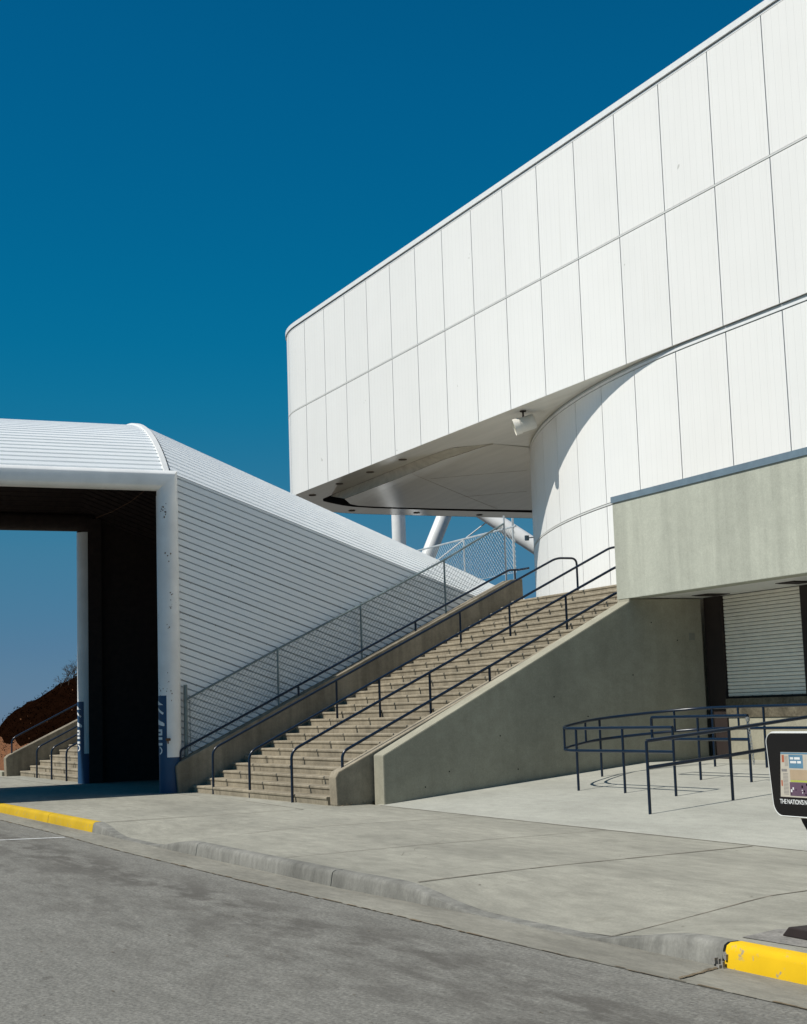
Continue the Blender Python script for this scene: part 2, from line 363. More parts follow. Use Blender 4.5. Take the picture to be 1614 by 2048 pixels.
def walk_mesh(name, mat, x0, x1, ny0, ny1, zf, yfix=None, nx=None, nyy=18):
    m = MB(); nx = nx or int((x1 - x0) / .4); 
    P = []
    for i in range(nx + 1):
        x = x0 + (x1 - x0) * i / nx
        for j in range(nyy + 1):
            t = (j / nyy) ** 1.6; ya = ky(x) + .15 if yfix is None else yfix; y = ya + (ny1 - ya) * t
            P.append((x, y, zf(x, y)))
    n = nyy + 1; fs = []
    for i in range(nx):
        for j in range(nyy): a = i * n + j; fs.append((a, a + n, a + n + 1, a + 1))
    m.add(P, fs); return m.build(name, mat, smooth=True)
pv = tag(walk_mesh('pavement', M_walk, -70, 12, 0, 11.0, walkz), kind='structure')
mm = MB(); P = []; fs = []; ysr = [11.0 + .4 * i for i in range(25)]
for i in range(2):
    for y in ysr: P.append(((-25.1, 12.)[i], y, rampz(0, y)))
n = len(ysr)
for j in range(n - 1): fs.append((j, j + n, j + n + 1, j + 1))
mm.add(P, fs); tag(mm.build('ramp', M_walk2), kind='structure')
mm = MB(); mm.quad((-70, 11.0, 0), (-32.9, 11.0, 0), (-32.9, 16, 0), (-70, 16, 0)); tag(mm.build('plaza', M_walk), kind='structure')
mm = MB()      # tooled joints
def jline(pts, wd, z=walkz):
    for (a, b) in zip(pts, pts[1:]):
        a = Vector((*a, 0)); b = Vector((*b, 0)); k = max(1, int((b - a).length / .3)); d = (b - a).normalized(); nn = Vector((-d.y, d.x, 0))
        for i in range(k):
            p = a.lerp(b, i / k); q = a.lerp(b, (i + 1) / k); w0 = wd * random.uniform(.6, 1.2); w1 = wd * random.uniform(.6, 1.2)
            m4 = [p - nn * w0, q - nn * w1, q + nn * w1, p + nn * w0]
            mm.quad(*[(v.x, v.y, z(v.x, v.y) + .004) for v in m4])
jline([(-25.0, 6.13), (-25.05, 9.6)], .016)
jline([(-33, 6.0), (-32.9, 9.6)], .012); jline([(-29, 6.1), (-29, 9.9)], .008)
jline([(-21.2, 6.25), (-21.1, 10.9)], .010)
jline([(-17.0, 6.28), (-17.3, 8.2), (-17.4, 10.9)], .010)
jline([(-13.75, 6.45), (-14.05, 8.2), (-14.3, 10.9)], .016)
jline([(-10.4, 6.5), (-10.75, 8.65), (-11.1, 10.9)], .012)
jline([(-24.9, 10.99), (-18.4, 10.95), (-12, 10.97), (-6, 11)], .013)
jline([(-33, 9.55), (-29, 9.75), (-25.1, 9.62)], .008)
jline([(-60, 8.3), (-45, 8.6), (-38, 8.7)], .012)
mm.build('expansion_joint', M_joint, pv)
mm = MB(); rc_ = random.Random(17)
for (x0_, y0_, dx_, dy_, n_) in ((-16.2, 7.4, -.2, .22, 8), (-22.8, 7.6, .26, .2, 8)):
    P_ = [(x0_, y0_)]
    for i in range(n_): P_.append((P_[-1][0] + dx_ + rc_.gauss(0, .09), P_[-1][1] + dy_ + rc_.gauss(0, .09)))
    jline(P_, .002)
mm.build('crack', M_joint, pv)
mm = MB()
for i in range(55):          # gum and grease spots
    x_, y_ = rc_.uniform(-30, -8.5), rc_.uniform(6.9, 10.8); r_ = rc_.uniform(.006, .015)
    pts_ = [(x_ + r_ * rc_.uniform(.7, 1.2) * math.cos(a), y_ + r_ * rc_.uniform(.7, 1.2) * math.sin(a)) for a in [k * math.pi / 4 for k in range(8)]]
    mm.add([(p_[0], p_[1], walkz(*p_) + .004) for p_ in pts_], [tuple(range(8))])
mm.build('gum_spots', M_joint, pv)['kind'] = 'stuff'

def kerb(name, mat, x0, x1, step=.2):
    m = MB(); n = max(2, int((x1 - x0) / step)); rings = []
    for i in range(n + 1):
        x = x0 + (x1 - x0) * i / n; y = ky(x); h = kh(x); zt = RZ + .012 + (.17 - .012) * h; hh = zt - RZ
        rings.append([(x, y, RZ - .05), (x, y + .002, RZ + .004), (x, y + .02 * h, zt - min(.05, hh * .5)), (x, y + .028 * h + .004, zt - .018 * h), (x, y + .055 * h + .01, zt), (x, y + .155, zt + .001), (x, y + .16, RZ - .05)])
    k = len(rings[0]); vs = [v for r in rings for v in r]; fs = []
    for i in range(n):
        for j in range(k - 1): a = i * k + j; fs.append((a, a + k, a + k + 1, a + 1))
    fs += [tuple(range(k)), tuple(n * k + j for j in range(k))]
    m.add(vs, fs); return tag(m.build(name, mat, smooth=True, angle=50), kind='structure')
kerb('kerb', M_yellow2, -70, -28.25); kerb('kerb', M_yellow2, -28.23, -25.2)
kerb('kerb', M_kerb, -25.19, -19.83); kerb('kerb', M_kerb, -19.81, -15.32); kerb('kerb', M_kerb, -15.30, -8.915)
kerb('kerb', M_yellow, -8.885, 12)
m = MB(); bx = []
for i in range(26):       # broken kerb end and loose chips
    x = -8.89 + random.gauss(0, .02); y = ky(x) + random.uniform(-.05, .14); s_ = random.uniform(.006, .022); z = RZ + random.uniform(.0, .10)
    m.box(x - s_, x + s_, y - s_, y + s_ * .8, z - .03, z + s_ * .7)
tag(m.build('kerb_rubble', M_gravel), kind='stuff')
m = MB(); pts = [(-9.0, 6.72), (-8.4, 6.78), (-2, 6.95), (-2, 7.7), (-8.0, 7.5), (-8.9, 7.42), (-9.15, 7.15)]
tri = tessellate_polygon([[Vector((p[0], p[1], 0)) for p in pts]]); m.add([(p[0], p[1], .005) for p in pts], [tuple(t) for t in tri])
tag(m.build('gravel_strip', M_gravel), kind='structure')

# ------------------------------------------------------------------ stairs
def make_steps(xl, xr, y0, n, run, rise, shear):
    m = MB(); prof = []
    for k in range(n):
        y = y0 + k * run; z = k * rise
        prof += [(y + .022, z), (y + .018, z + rise * .55), (y, z + rise * .72), (y, z + rise - .012), (y + .014, z + rise)]
    prof += [(y0 + n * run + .4, n * rise), (y0 + n * run + .4, -.3), (y0 + .022, -.3)]
    tri = tessellate_polygon([[Vector((p[0], p[1], 0)) for p in prof]]); k = len(prof)
    def sh(p, x): return (x, p[0] + shear * (x - xl) * max(0, 1 - p[1] / 3.6), p[1])
    vs = [sh(p, xl) for p in prof] + [sh(p, xr) for p in prof]
    fs = [(i, (i + 1) % k, k + (i + 1) % k, k + i) for i in range(k)] + [tuple(t) for t in tri] + [tuple(k + i for i in t) for t in tri]
    m.add(vs, fs); return m
XL, XR, Y0, RUN, RISE, NST = -32.94, -25.74, 10.02, .3048, .1509, 28
SHEAR = .042
st = thing('staircase', 'wide tan concrete staircase climbing to the white arena between two concrete walls', 'stairs', 'concrete staircases')
m = make_steps(XL, XR, Y0, NST, RUN, RISE, SHEAR)      # caulked seams between precast units
for k in range(NST):
    for jx in (-31.25, -29.55, -27.3):
        if random.random() < .6:
            x = jx + random.uniform(-.02, .02); y = Y0 + k * RUN + SHEAR * (x - XL) * max(0, 1 - k * RISE / 3.6); z = k * RISE
            m.add([(x - .008, y + .012, z + .004), (x + .008, y + .012, z + .004), (x + .016, y - .004, z + RISE * .8), (x - .002, y - .004, z + RISE * .8), (x - .008, y - .004, z + RISE - .01), (x + .008, y - .004, z + RISE - .01)], [(0, 1, 2, 3), (3, 2, 5, 4)], 1)
m.build('steps', [M_conc_step, M_joint], st)
m = MB(); m.prism([(10.38, 0), (10.36, .50), (10.42, .60), (16.41, 3.47), (16.41, 3.0), (10.9, -.1)], -25.735, -25.40, 'x')
m.build('cheek', M_conc_step, st, bevel=.02)
m = MB(); m.box(-50, -24.95, Y0 + NST * RUN + .35, 60, 3.85, RISE * NST - .004); m.build('landing', M_conc_step, st)

wl = MB(); wl.prism([(9.72, -.1), (9.66, .58), (9.74, .66), (18.28, 4.76), (18.62, 4.79), (18.66, -.1)], -33.42, -32.99, 'x')
pw = tag(wl.build('parapet_wall', M_conc_par, bevel=.02), 'brown concrete parapet sloping up the left side of the wide stair under the chain-link fence', 'wall', 'sloping stair parapets')
m = MB(); m.prism([(11.08, -.1), (11.08, .87), (16.41, 3.60), (16.41, 3.655), (18.1, 3.655), (18.1, -.1)], -25.34, -24.92, 'x')
sw = thing('stair_wall', 'tall grey concrete wall with pale sloping top on the right of the wide stair', 'wall')
m.build('wall', M_conc_wall, sw, bevel=.025)
m = MB(); rt = random.Random(9)
for (y_, z_) in [(12.4, .55), (13.6, 1.05), (14.0, .5), (15.2, 1.5), (15.3, .75), (16.6, 2.2), (16.7, 1.2), (17.4, 2.9), (12.0, .35), (16.9, 3.1), (14.6, 1.75)]:
    y_ += rt.uniform(-.2, .2); z_ += rt.uniform(-.1, .1); m.tube([(-24.925, y_, z_), (-24.9185, y_, z_)], .014, 8)
m.build('tie_hole', M_dark, sw)
m = MB(); m.box(-24.92, -24.905, 17.77, 17.90, 2.83, 2.965); m.box(-24.925, -24.90, 17.79, 17.88, 2.85, 2.945); m.build('cover_plate', M_plate, sw)
m = MB(); rr = random.Random(3)   # weeds and litter between cheek and wall pier
for i in range(160):
    x = rr.uniform(-25.6, -25.36) ; y = rr.uniform(10.5, 11.1); z = rr.uniform(.0, .05); s_ = rr.uniform(.01, .03)
    m.add([(x, y, z), (x + s_, y + rr.uniform(-.02, .02), z + s_ * .6), (x - s_ * .4, y + s_, z + s_)], [(0, 1, 2)])
for i in range(60):
    x = rr.uniform(-25.8, -25.3); y = 10.43 + rr.gauss(0, .06); s_ = rr.uniform(.01, .03)
    m.add([(x, y, .006), (x + s_, y, .006), (x, y + s_, .02)], [(0, 1, 2)])
tag(m.build('leaf_litter', M_dirt), kind='stuff')

# ------------------------------------------------------------------ handrails
def rail_on_stair(name, label, X, start, line, posts, top=None, endpost=None, r=.027, group='navy handrails on the wide stair', mt=None):
    """start=(y,zbottom) of the bent foot, line = [(y,z),(y,z)] of the sloping bar, posts = [(y, zbase)]"""
    t = thing(name, label, 'handrail', group); mt = mt or M_navy
    (ya, za), (yb, zb) = line; k = (zb - za) / (yb - ya); m = MB(); ys, zs = start
    pts = [(X, ys, zs), (X, ys, za + k * (ys - ya)), (X, yb, zb)]
    if top: pts.append((X, top, zb))
    if endpost: pts += [(X, endpost[0], zb), (X, endpost[0], endpost[1])]
    m.tube(fillet(pts, .16, 7), r, 12); m.build('rail', mt, t, smooth=True)
    for (y, z) in posts:
        m = MB(); m.tube([(X, y, z - .03), (X, y, za + k * (y - ya))], r * .95, 10); m.build('post', mt, t, smooth=True)
    return t
def nz(y, x):   # tread height under a point
    k = math.floor((y - Y0 - SHEAR * (x - XL) * .6) / RUN) + 1
    return max(0, min(NST, k)) * RISE
def stair_rail(label, X, foot, a, b, posts, top=None, endpost=None, zbase=None):
    pa = atX(*a, X); pb = atX(*b, X); pf = atX(*foot, X)
    pp = []
    for p in posts:
        q = atX(*p, X); pp.append((q.y, nz(q.y, X) if zbase is None else zbase(q.y)))
    return rail_on_stair('handrail', label, X, (pf.y, max(-.02, pf.z - .02)), [(pa.y, pa.z), (pb.y, pb.z)], pp, top, endpost)
q = atX(1155, 1183, -31.5)
stair_rail('navy handrail nearest the left parapet, bent down at the top of the stair', -31.66, (427, 1587), (440, 1490), (1113, 1116), [(675, 1445), (923, 1308)], endpost=(atX(1153, 1120, -31.66).y, NST * RISE))
stair_rail('second navy handrail from the left parapet, running up the middle of the stair', -29.58, (500, 1594), (518, 1494), (1223, 1094), [(761, 1445), (1022, 1295)], top=atX(1223, 1094, -29.58).y + 1.2)
stair_rail('third navy handrail, with its foot on the pavement just left of the concrete cheek', -27.2, (585, 1604), (600, 1492), (1235, 1132), [(862, 1430), (1135, 1272)], top=18.9)
stair_rail('navy handrail standing on the sloping cheek at the right edge of the stair', -25.57, (685, 1535), (700, 1495), (1235, 1184), [(980, 1365)], top=16.9, zbase=lambda y: .62 + .479 * (y - 10.42))
# rail on the left parapet
X = -33.12; a = atX(361, 1500, X); b = atX(1018, 1140, X); c = atX(1035, 1137, X)
t = thing('handrail', 'navy handrail on short posts along the top of the left parapet', 'handrail', 'navy handrails on the wide stair')
m = MB(); m.tube(fillet([(X, a.y - .02, .60), (X, a.y, a.z), (X, b.y, b.z), (X, c.y + .05, b.z + .01), (X + .42, c.y + .08, b.z + .01)], .08, 5), .027, 12); m.build('rail', M_navy, t, smooth=True)
for px in ((597, 1380), (831, 1248), (1030, 1150)):
    q = atX(*px, X); y = min(q.y, b.y + .2); zt = a.z + (b.z - a.z) * (min(y, b.y) - a.y) / (b.y - a.y)
    m = MB(); m.tube([(X, y, min(4.77, .66 + .4801 * (y - 9.74)) - .03), (X, y, zt)], .025, 10); m.build('post', M_navy, t, smooth=True)

# ------------------------------------------------------------------ ramp railings
HR, HL = 1.03, .66
def rail_path(pts2, h, fil=.0):
    return [Vector((p[0], p[1], rampz(*p) + h)) for p in pts2]
def spline(ctrl, n=6):
    out = []; P = [Vector((*p, 0)) for p in ctrl]; P = [P[0] * 2 - P[1]] + P + [P[-1] * 2 - P[-2]]
    for i in range(1, len(P) - 2):
        for k in range(n):
            t = k / n; p0, p1, p2, p3 = P[i - 1:i + 3]
            v = .5 * ((2 * p1) + (-p0 + p2) * t + (2 * p0 - 5 * p1 + 4 * p2 - p3) * t * t + (-p0 + 3 * p1 - 3 * p2 + p3) * t ** 3)
            out.append((v.x, v.y))
    out.append((P[-2].x, P[-2].y)); return out
LOOP = [(-19.52, 13.52), (-20.89, 13.5), (-22.23, 13.45), (-22.6, 13.49), (-22.98, 13.68), (-23.36, 14.15), (-23.71, 14.85), (-23.45, 15.55), (-22.98, 16.1), (-22.38, 16.36), (-21.04, 16.44), (-18, 16.46), (-14, 16.46)]
lp = thing('ramp_railing', 'navy two-bar ramp railing bent round in a long loop beside the shaded concrete wall', 'railing', 'navy railings on the ramp')
path = spline(LOOP, 6)
for h, nm in ((HR, 'top_rail'), (HL, 'lower_rail')):
    m = MB(); m.tube(rail_path(path, h), .026, 10); m.build(nm, M_navy, lp, smooth=True)
for p in ((-19.52, 13.52), (-20.89, 13.5), (-22.23, 13.45), (-23.71, 14.85), (-22.38, 16.36), (-21.04, 16.44), (-18.6, 16.46), (-16, 16.46)):
    m = MB(); m.tube([(p[0], p[1], rampz(*p) - .03), (p[0], p[1], rampz(*p) + HR)], .022, 10); m.build('post', M_navy, lp, smooth=True)
for p in ((-23.05, 16.02), (-23.55, 14.45), (-22.75, 13.53), (-21.7, 16.41)):
    m = MB(); m.tube([(p[0], p[1], rampz(*p) + HL), (p[0], p[1], rampz(*p) + HR)], .02, 10); m.build('baluster', M_navy, lp, smooth=True)
t = thing('ramp_railing', 'short straight navy railing inside the loop, with a chain hung on its end post', 'railing', 'navy railings on the ramp')
m = MB(); m.tube(fillet([Vector((-19.6, 15.0, rampz(0, 15) + HR)), Vector((-22.2, 14.95, rampz(0, 14.95) + HR)), Vector((-22.2, 14.95, rampz(0, 14.95) + HL)), Vector((-19.6, 15.0, rampz(0, 15) + HL))], .05, 4), .026, 10); m.build('rail', M_navy, t, smooth=True)
for p in ((-19.6, 15.0), (-20.9, 14.98)):
    m = MB(); m.tube([(p[0], p[1], rampz(*p) - .03), (p[0], p[1], rampz(*p) + HR)], .022, 10); m.build('post', M_navy, t, smooth=True)
t = thing('ramp_railing', 'front navy railing of the ramp, straight and nearest the pavement, behind the newspaper box', 'railing', 'navy railings on the ramp')
FR = [(-18.18, 12.14), (-18.05, 13.47), (-18.02, 14.9), (-18.0, 16.3)]
for h, nm in ((HR - .02, 'top_rail'), (HL - .02, 'lower_rail')):
    m = MB(); m.tube(rail_path(FR, h), .027, 10); m.build(nm, M_navy, t, smooth=True)
for p in FR:
    m = MB(); m.tube([(p[0], p[1], rampz(*p) - .03), (p[0], p[1], rampz(*p) + HR - .02)], .023, 10); m.build('post', M_navy, t, smooth=True)
m = MB(); base = Vector((-19.555, 14.965, rampz(0, 15) + HR - .05))
for i in range(16):
    c = base + Vector((.006 * i, -.0, -.045 * i)); a = i % 2; pts = []
    for k in range(11):
        th = 2 * math.pi * k / 10; u = .017 * math.cos(th); v = .030 * math.sin(th)
        pts.append(c + (Vector((u, 0, v)) if a else Vector((0, u, v))))
    m.tube(pts, .006, 6)
for k in range(5): m.tube([base + Vector((.03 * math.cos(j), .03 * math.sin(j), .02 - .012 * k)) for j in [i * .7 for i in range(10)]], .006, 6)
tag(m.build('chain', M_chain, smooth=True), 'steel link chain hanging from the end post of the short ramp railing', 'chain')

# ------------------------------------------------------------------ chain-link fences
def mesh_panel(m, f, L, H, d=.125, r=.0042):
    """diamond wire mesh: f(a,b) maps panel metres to 3D"""
    for sgn in (1, -1):
        k = -int(H / d) - 1
        while k * d < L + H:
            c = k * d
            if sgn == 1: p, q = (c, 0.), (c + H, H)
            else: p, q = (c + H, 0.), (c, H)
            a0, b0 = p; a1, b1 = q; k += 1
            t0, t1 = 0., 1.
            da = a1 - a0
            for lim, side in ((0., 1), (L, -1)):
                ta = (lim - a0) / da
                if side * da > 0: t0 = max(t0, ta)
                else: t1 = min(t1, ta)
            if t1 - t0 < .01: continue
            A = f(a0 + da * t0, b0 + (b1 - b0) * t0); B = f(a0 + da * t1, b0 + (b1 - b0) * t1); m.tube([A, B], r, 3, cap=False)
fx = -33.27
fp = [(371, 1400, 1500), (555, 1298, 1410), (721, 1210, 1310), (888, 1120, 1225), (1008, 1047, 1155)]
F = [(atX(u, vt, fx), atX(u, vb, fx)) for u, vt, vb in fp]
t = thing('chain_link_fence', 'chain-link fence climbing along the left parapet in front of the white corrugated wall', 'fence', 'chain-link fences by the stair')
m = MB(); m.tube([p[0] for p in F], .024, 8); m.build('top_rail', M_fence, t, smooth=True)
for i, (a, b) in enumerate(F):
    ex = .34 if i == 0 else (.2 if i == 4 else .03)
    m = MB(); m.tube([(fx, a.y, b.z - .12 if i else .55), (fx, a.y, a.z + ex)], .045 if i == 0 else .024, 8); m.build('post', M_fence if i < 4 else M_fencepale, t, smooth=True)
ya, yb = F[0][0].y + .05, F[4][0].y; za, zb = F[0][0].z, F[4][0].z
H0 = 1.12
m = MB(); mesh_panel(m, lambda a, b: Vector((fx, ya + a, za + (zb - za) * a / (yb - ya) - H0 + b)), yb - ya, H0); m.tube([(fx, F[0][0].y + .1, F[0][0].z), (fx, F[0][0].y + .1, .9)], .008, 6)
m.build('wire_mesh', M_fence, t)
fy = 18.75
g = [(1020, 1040, 1150), (927, 1075, 1145), (838, 1098, 1150)]
t = thing('chain_link_fence', 'chain-link fence across the top of the stair, seen against the sky under the overhang', 'fence', 'chain-link fences by the stair')
G = [(atY(u, a, fy), atY(u, b, fy)) for u, a, b in g]; zt = 6.17
m = MB(); m.tube([(-33.45, fy, zt), (-41.5, fy, zt)], .024, 8); m.build('top_rail', M_fencepale, t, smooth=True)
for i, x in enumerate((-33.6, G[1][0].x, G[2][0].x, -41.5)):
    m = MB(); m.tube([(x, fy, 4.2), (x, fy, zt + (.22 if i == 0 else .02))], .03 if i == 0 else .022, 8); m.build('post', M_fencepale, t, smooth=True)
m = MB(); mesh_panel(m, lambda a, b: Vector((-33.5 - a, fy, 5.0 + b)), 8., zt - 5.0, .13, .0036); m.tube([(-33.5, fy, 5.0), (-41.5, fy, 5.0)], .005, 5); m.build('wire_mesh', M_fencepale, t)

# ------------------------------------------------------------------ concrete canopy and loading dock
t = thing('concrete_canopy', 'pale concrete canopy box with blue-grey metal edge above the loading dock', 'canopy')
CX1 = 6.
m = MB(); m.box(-25.335, CX1, 16.41, 16.80, 3.657, 5.58); m.build('fascia', M_conc_fascia, t, bevel=.012)
m = MB(); m.box(-25.33, CX1, 16.81, 22.0, 3.668, 5.5)
m.build('soffit', M_trim, t)
m = MB(); m.box(-25.35, CX1, 16.385, 16.85, 5.575, 5.70); m.box(-25.35, CX1, 16.86, 22.0, 5.51, 5.60); m.build('flashing', M_galv, t)
for cx, cy in ((-24.10, 17.75), (-21.4, 17.62), (-18.7, 17.62)):
    m = MB(); m.box(cx - .26, cx + .26, cy - .26, cy + .26, 3.656, 3.667); m.box(cx - .22, cx + .22, cy - .22, cy + .22, 3.648, 3.655); m.build('recessed_light', M_frame, t)
t = thing('loading_dock', 'shaded loading dock with a closed shutter door and stained sill under the canopy', 'loading dock')
m = MB(); m.box(-24.27, CX1, 18.12, 18.9, .3, 1.30); m.build('dock_base', M_conc_wall, t, bevel=.015)
m = MB(); m.box(-24.3, CX1, 18.10, 18.9, 1.303, 1.66); m.build('sill', M_stain, t)
m = MB(); m.box(-24.92, -24.28, 18.75, 19.3, .3, 3.66); m.box(-24.27, CX1, 18.95, 19.3, .3, 3.66); m.build('back_wall', M_conc_wall, t)
m = MB(); m.box(-24.915, -24.36, 18.16, 18.7, .5, 3.662); m.build('dark_jamb', M_frame, t)  # dark block added over the left recess, its shade given by colour
m = MB(); m.box(-22.04, -21.4, 18.2, 18.7, 1.67, 3.662); m.build('dark_jamb', M_frame, t)
m = MB(); ns = 28; zb, ztp = 1.70, 3.662; h = (ztp - zb) / ns
for i in range(ns):
    z = zb + i * h; prof = [(18.222, z + .002), (18.213, z + .010), (18.210, z + h * .5), (18.213, z + h - .012), (18.234, z + h - .004), (18.27, z + h - .003), (18.27, z + .002)]
    m.prism(prof, -24.345, -22.055, 'x')
dd = m.build('roller_shutter', M_door, t)
m = MB(); m.box(-24.345, -22.055, 18.225, 18.26, 1.665, 1.70)
for i in range(8): m.box(-24.2 + i * .29, -24.18 + i * .29, 18.215, 18.23, 1.70, 1.735)
m.build('bottom_bar', M_frame, dd)
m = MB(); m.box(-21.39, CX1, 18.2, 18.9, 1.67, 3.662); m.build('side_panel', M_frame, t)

# ------------------------------------------------------------------ arena
YW, ZS, ZM, ZT = 22.0, 10.47, 13.93, 17.36
ar = thing('arena_building', 'huge white panelled arena with rounded corner overhanging its curved lower wall', 'building')
def arc(cx, cy, r, a0, a1, n):
    return [(cx + r * math.cos(R_(a0 + (a1 - a0) * i / n)), cy + r * math.sin(R_(a0 + (a1 - a0) * i / n))) for i in range(n + 1)]
XE = 14.
def upath(off=0.):
    r = 5.6 + off; return [(XE, YW - off), (-57.0, YW - off)] + arc(-57.0, 27.6, r, -90, -180, 24)[1:] + [(-62.6 - off, 70.)]
def lpath(off=0.):
    r = 32.5 + off; y = YW + .06; return [(XE, y - off), (-29.65, y - off)] + arc(-29.65, y + 32.5, r, -90, -175, 70)[1:]
class Path:
    def __init__(s, pts):
        s.p = [Vector((*p, 0)) for p in pts]; s.s = [0.]
        for a, b in zip(s.p, s.p[1:]): s.s.append(s.s[-1] + (b - a).length)
    def at(s, t):
        t = max(0, min(s.s[-1], t))
        for i in range(len(s.p) - 1):
            if t <= s.s[i + 1] + 1e-9:
                k = (t - s.s[i]) / (s.s[i + 1] - s.s[i]); d = (s.p[i + 1] - s.p[i]).normalized()
                return s.p[i].lerp(s.p[i + 1], k), Vector((d.y, -d.x, 0)) * -1
        return s.p[-1], Vector((0, 0, 0))
    def breaks(s, a, b): return [a] + [x for x in s.s if a + 1e-3 < x < b - 1e-3] + [b]
def strip(m, P, a, b, z0, z1, o0, o1):
    """solid slab following a wall path between arc lengths a..b, from offset o0 (back) to o1 (front)"""
    bs = P.breaks(a, b); rows = []
    for i, t in enumerate(bs):
        p, n = P.at(t)
        if 0 < i < len(bs) - 1:
            n = (P.at(t - 1e-4)[1] + P.at(t + 1e-4)[1]).normalized()
        elif i == 0: n = P.at(t + 1e-4)[1]
        else: n = P.at(t - 1e-4)[1]
        n = -n if n.dot(Vector((0, 0, 0)) - Vector((0, 0, 0))) else n
        rows.append((p + n * o0, p + n * o1, t))
    for (b0, f0, s0), (b1, f1, s1) in zip(rows, rows[1:]):
        V = lambda p, z: (p.x, p.y, z)
        m.quad(V(f0, z0), V(f1, z0), V(f1, z1), V(f0, z1), uv=[(s0, z0), (s1, z0), (s1, z1), (s0, z1)])
        m.quad(V(f0, z1), V(f1, z1), V(b1, z1), V(b0, z1), uv=[(.1, 0)] * 4); m.quad(V(f0, z0), V(b0, z0), V(b1, z0), V(f1, z0), uv=[(.1, 0)] * 4)
    for (b_, f_, s_) in (rows[0], rows[-1]):
        m.quad((b_.x, b_.y, z0), (f_.x, f_.y, z0), (f_.x, f_.y, z1), (b_.x, b_.y, z1), uv=[(.1, 0)] * 4)
UP = Path(upath()); LP = Path(lpath()); PW = 2.0935; GAP = .034
S0 = (XE + 55.977) % PW        # joints fall on the measured lines
def tier(P, z0, z1, name, smax, off=0.):
    m = MB(); s = S0 - PW
    while s < smax:
        a = max(0, s + GAP / 2); b = min(smax, s + PW - GAP / 2)
        if b - a > .05: strip(m, P, a, b, z0, z1, -.03 + off, .0 + off)
        s += PW
    return m.build(name, M_panel, ar, smooth=True, angle=20)
LU, LL = UP.s[-1], LP.s[-1]
tier(UP, ZS, ZM - .036, 'wall_panels', LU); tier(UP, ZM + .036, ZT - .045, 'wall_panels', LU)
m = MB(); strip(m, UP, 0, LU, ZS + .01, ZT + .15, -.3, -.031); m.build('backing_wall', M_backing, ar)
m = MB(); strip(m, UP, 0, LU, ZM - .020, ZM + .020, -.03, .010); m.build('joint_rail', M_jrail, ar)
m = MB(); strip(m, UP, 0, LU, ZT - .035, ZT + .02, -.03, .004); strip(m, UP, 0, LU, ZT + .05, ZT + .215, -.4, .05); m.build('coping', M_trim, ar, smooth=True, angle=20)
m = MB(); strip(m, UP, 0, LU, ZT + .022, ZT + .049, -.3, -.01); m.build('coping_groove', M_dark, ar)
tier(LP, 7.06, ZS - .16, 'lower_wall_panels', LL); tier(LP, 4.2, 6.97, 'lower_wall_panels', LL)
m = MB(); strip(m, LP, 0, LL, 3.9, ZS - .01, -.3, -.031); m.build('backing_wall', M_backing, ar)
m = MB(); strip(m, LP, 0, LL, 6.995, 7.035, -.03, .010); m.build('joint_rail', M_jrail, ar)
m = MB(); strip(m, LP, 0, LL, ZS - .14, ZS - .075, -.03, .02); m.build('head_trim', M_trim, ar, smooth=True, angle=20)
m = MB(); strip(m, LP, 0, LL, ZS - .074, ZS - .012, -.03, -.0); m.build('head_groove', M_greytrim, ar)
# roof
up = upath(-.35); m = MB(); pl = [Vector((*p, 0)) for p in up] + [Vector((XE, 70, 0))]
tr = tessellate_polygon([pl]); m.add([(p.x, p.y, ZT + .14) for p in pl], [tuple(x) for x in tr]); m.build('roof', M_greytrim, ar)
# soffit ring with the opening under the bowl
hole = [(-44.7, 24.3), (-45.41, 23.62), (-45.65, 23.38), (-45.99, 23.25), (-48.79, 23.25), (-52.78, 23.38), (-56.72, 23.5), (-58.35, 23.57), (-59.0, 23.85), (-59.45, 24.35), (-60.1, 25.2), (-60.4, 25.8), (-60.62, 26.86), (-60.75, 30.5), (-60.65, 36), (-60.6, 44), (-50, 44), (-46.5, 30)]
po = [Vector((*p, 0)) for p in upath(-.04)] + [Vector((XE, 70, 0))]
hv = [Vector((*p, 0)) for p in hole]
tr = tessellate_polygon([po, hv]); allv = po + hv
m = MB(); m.add([(p.x, p.y, ZS + .004) for p in allv], [tuple(x) for x in tr]); m.build('soffit', M_soffit, ar)
m = MB(); n = len(hole)
for i in range(n):
    a, b = hole[i], hole[(i + 1) % n]; m.quad((*a, ZS), (*b, ZS), (*b, ZS + 1.2), (*a, ZS + 1.2))
tr = tessellate_polygon([hv]); m.add([(p.x, p.y, ZS + 1.2) for p in hv], [tuple(x) for x in tr]); m.build('soffit_void', M_dark, ar)
def pz(x, y):   # inner panel plane drops below the soffit to the left
    return ZS - .50 * max(0, min(1, (-44.7 - x) / 9.0))
fr_px = [(385, 590), (540, 531), (700, 470), (850, 408), (980, 355), (1090, 320), (1190, 285), (1275, 262)]
bk_px = [(385, 590), (420, 622), (470, 632), (560, 637), (760, 644), (1000, 650), (1480, 658)]
def onp(x, y):
    u, v = 560 + x * .33457, 800 + y * .33457; z = ZS - .4
    for k in range(12):
        p = atZ(u, v, z); z = pz(p.x, p.y)
    return p
fr = [onp(*p) for p in fr_px]; bk = [onp(*p) for p in bk_px]
poly = list(reversed(fr)) + bk[1:] + [Vector((bk[-1].x + .2, 43, bk[-1].z)), Vector((-48, 43, pz(-48, 0)))]
m = MB(); tr = tessellate_polygon([[Vector((p.x, p.y, 0)) for p in poly]]); m.add([tuple(p) for p in poly], [tuple(x) for x in tr])
ip = m.build('bowl_panel', M_soffit, ar)
m = MB()       # ribbed sloping edge of the inner panel
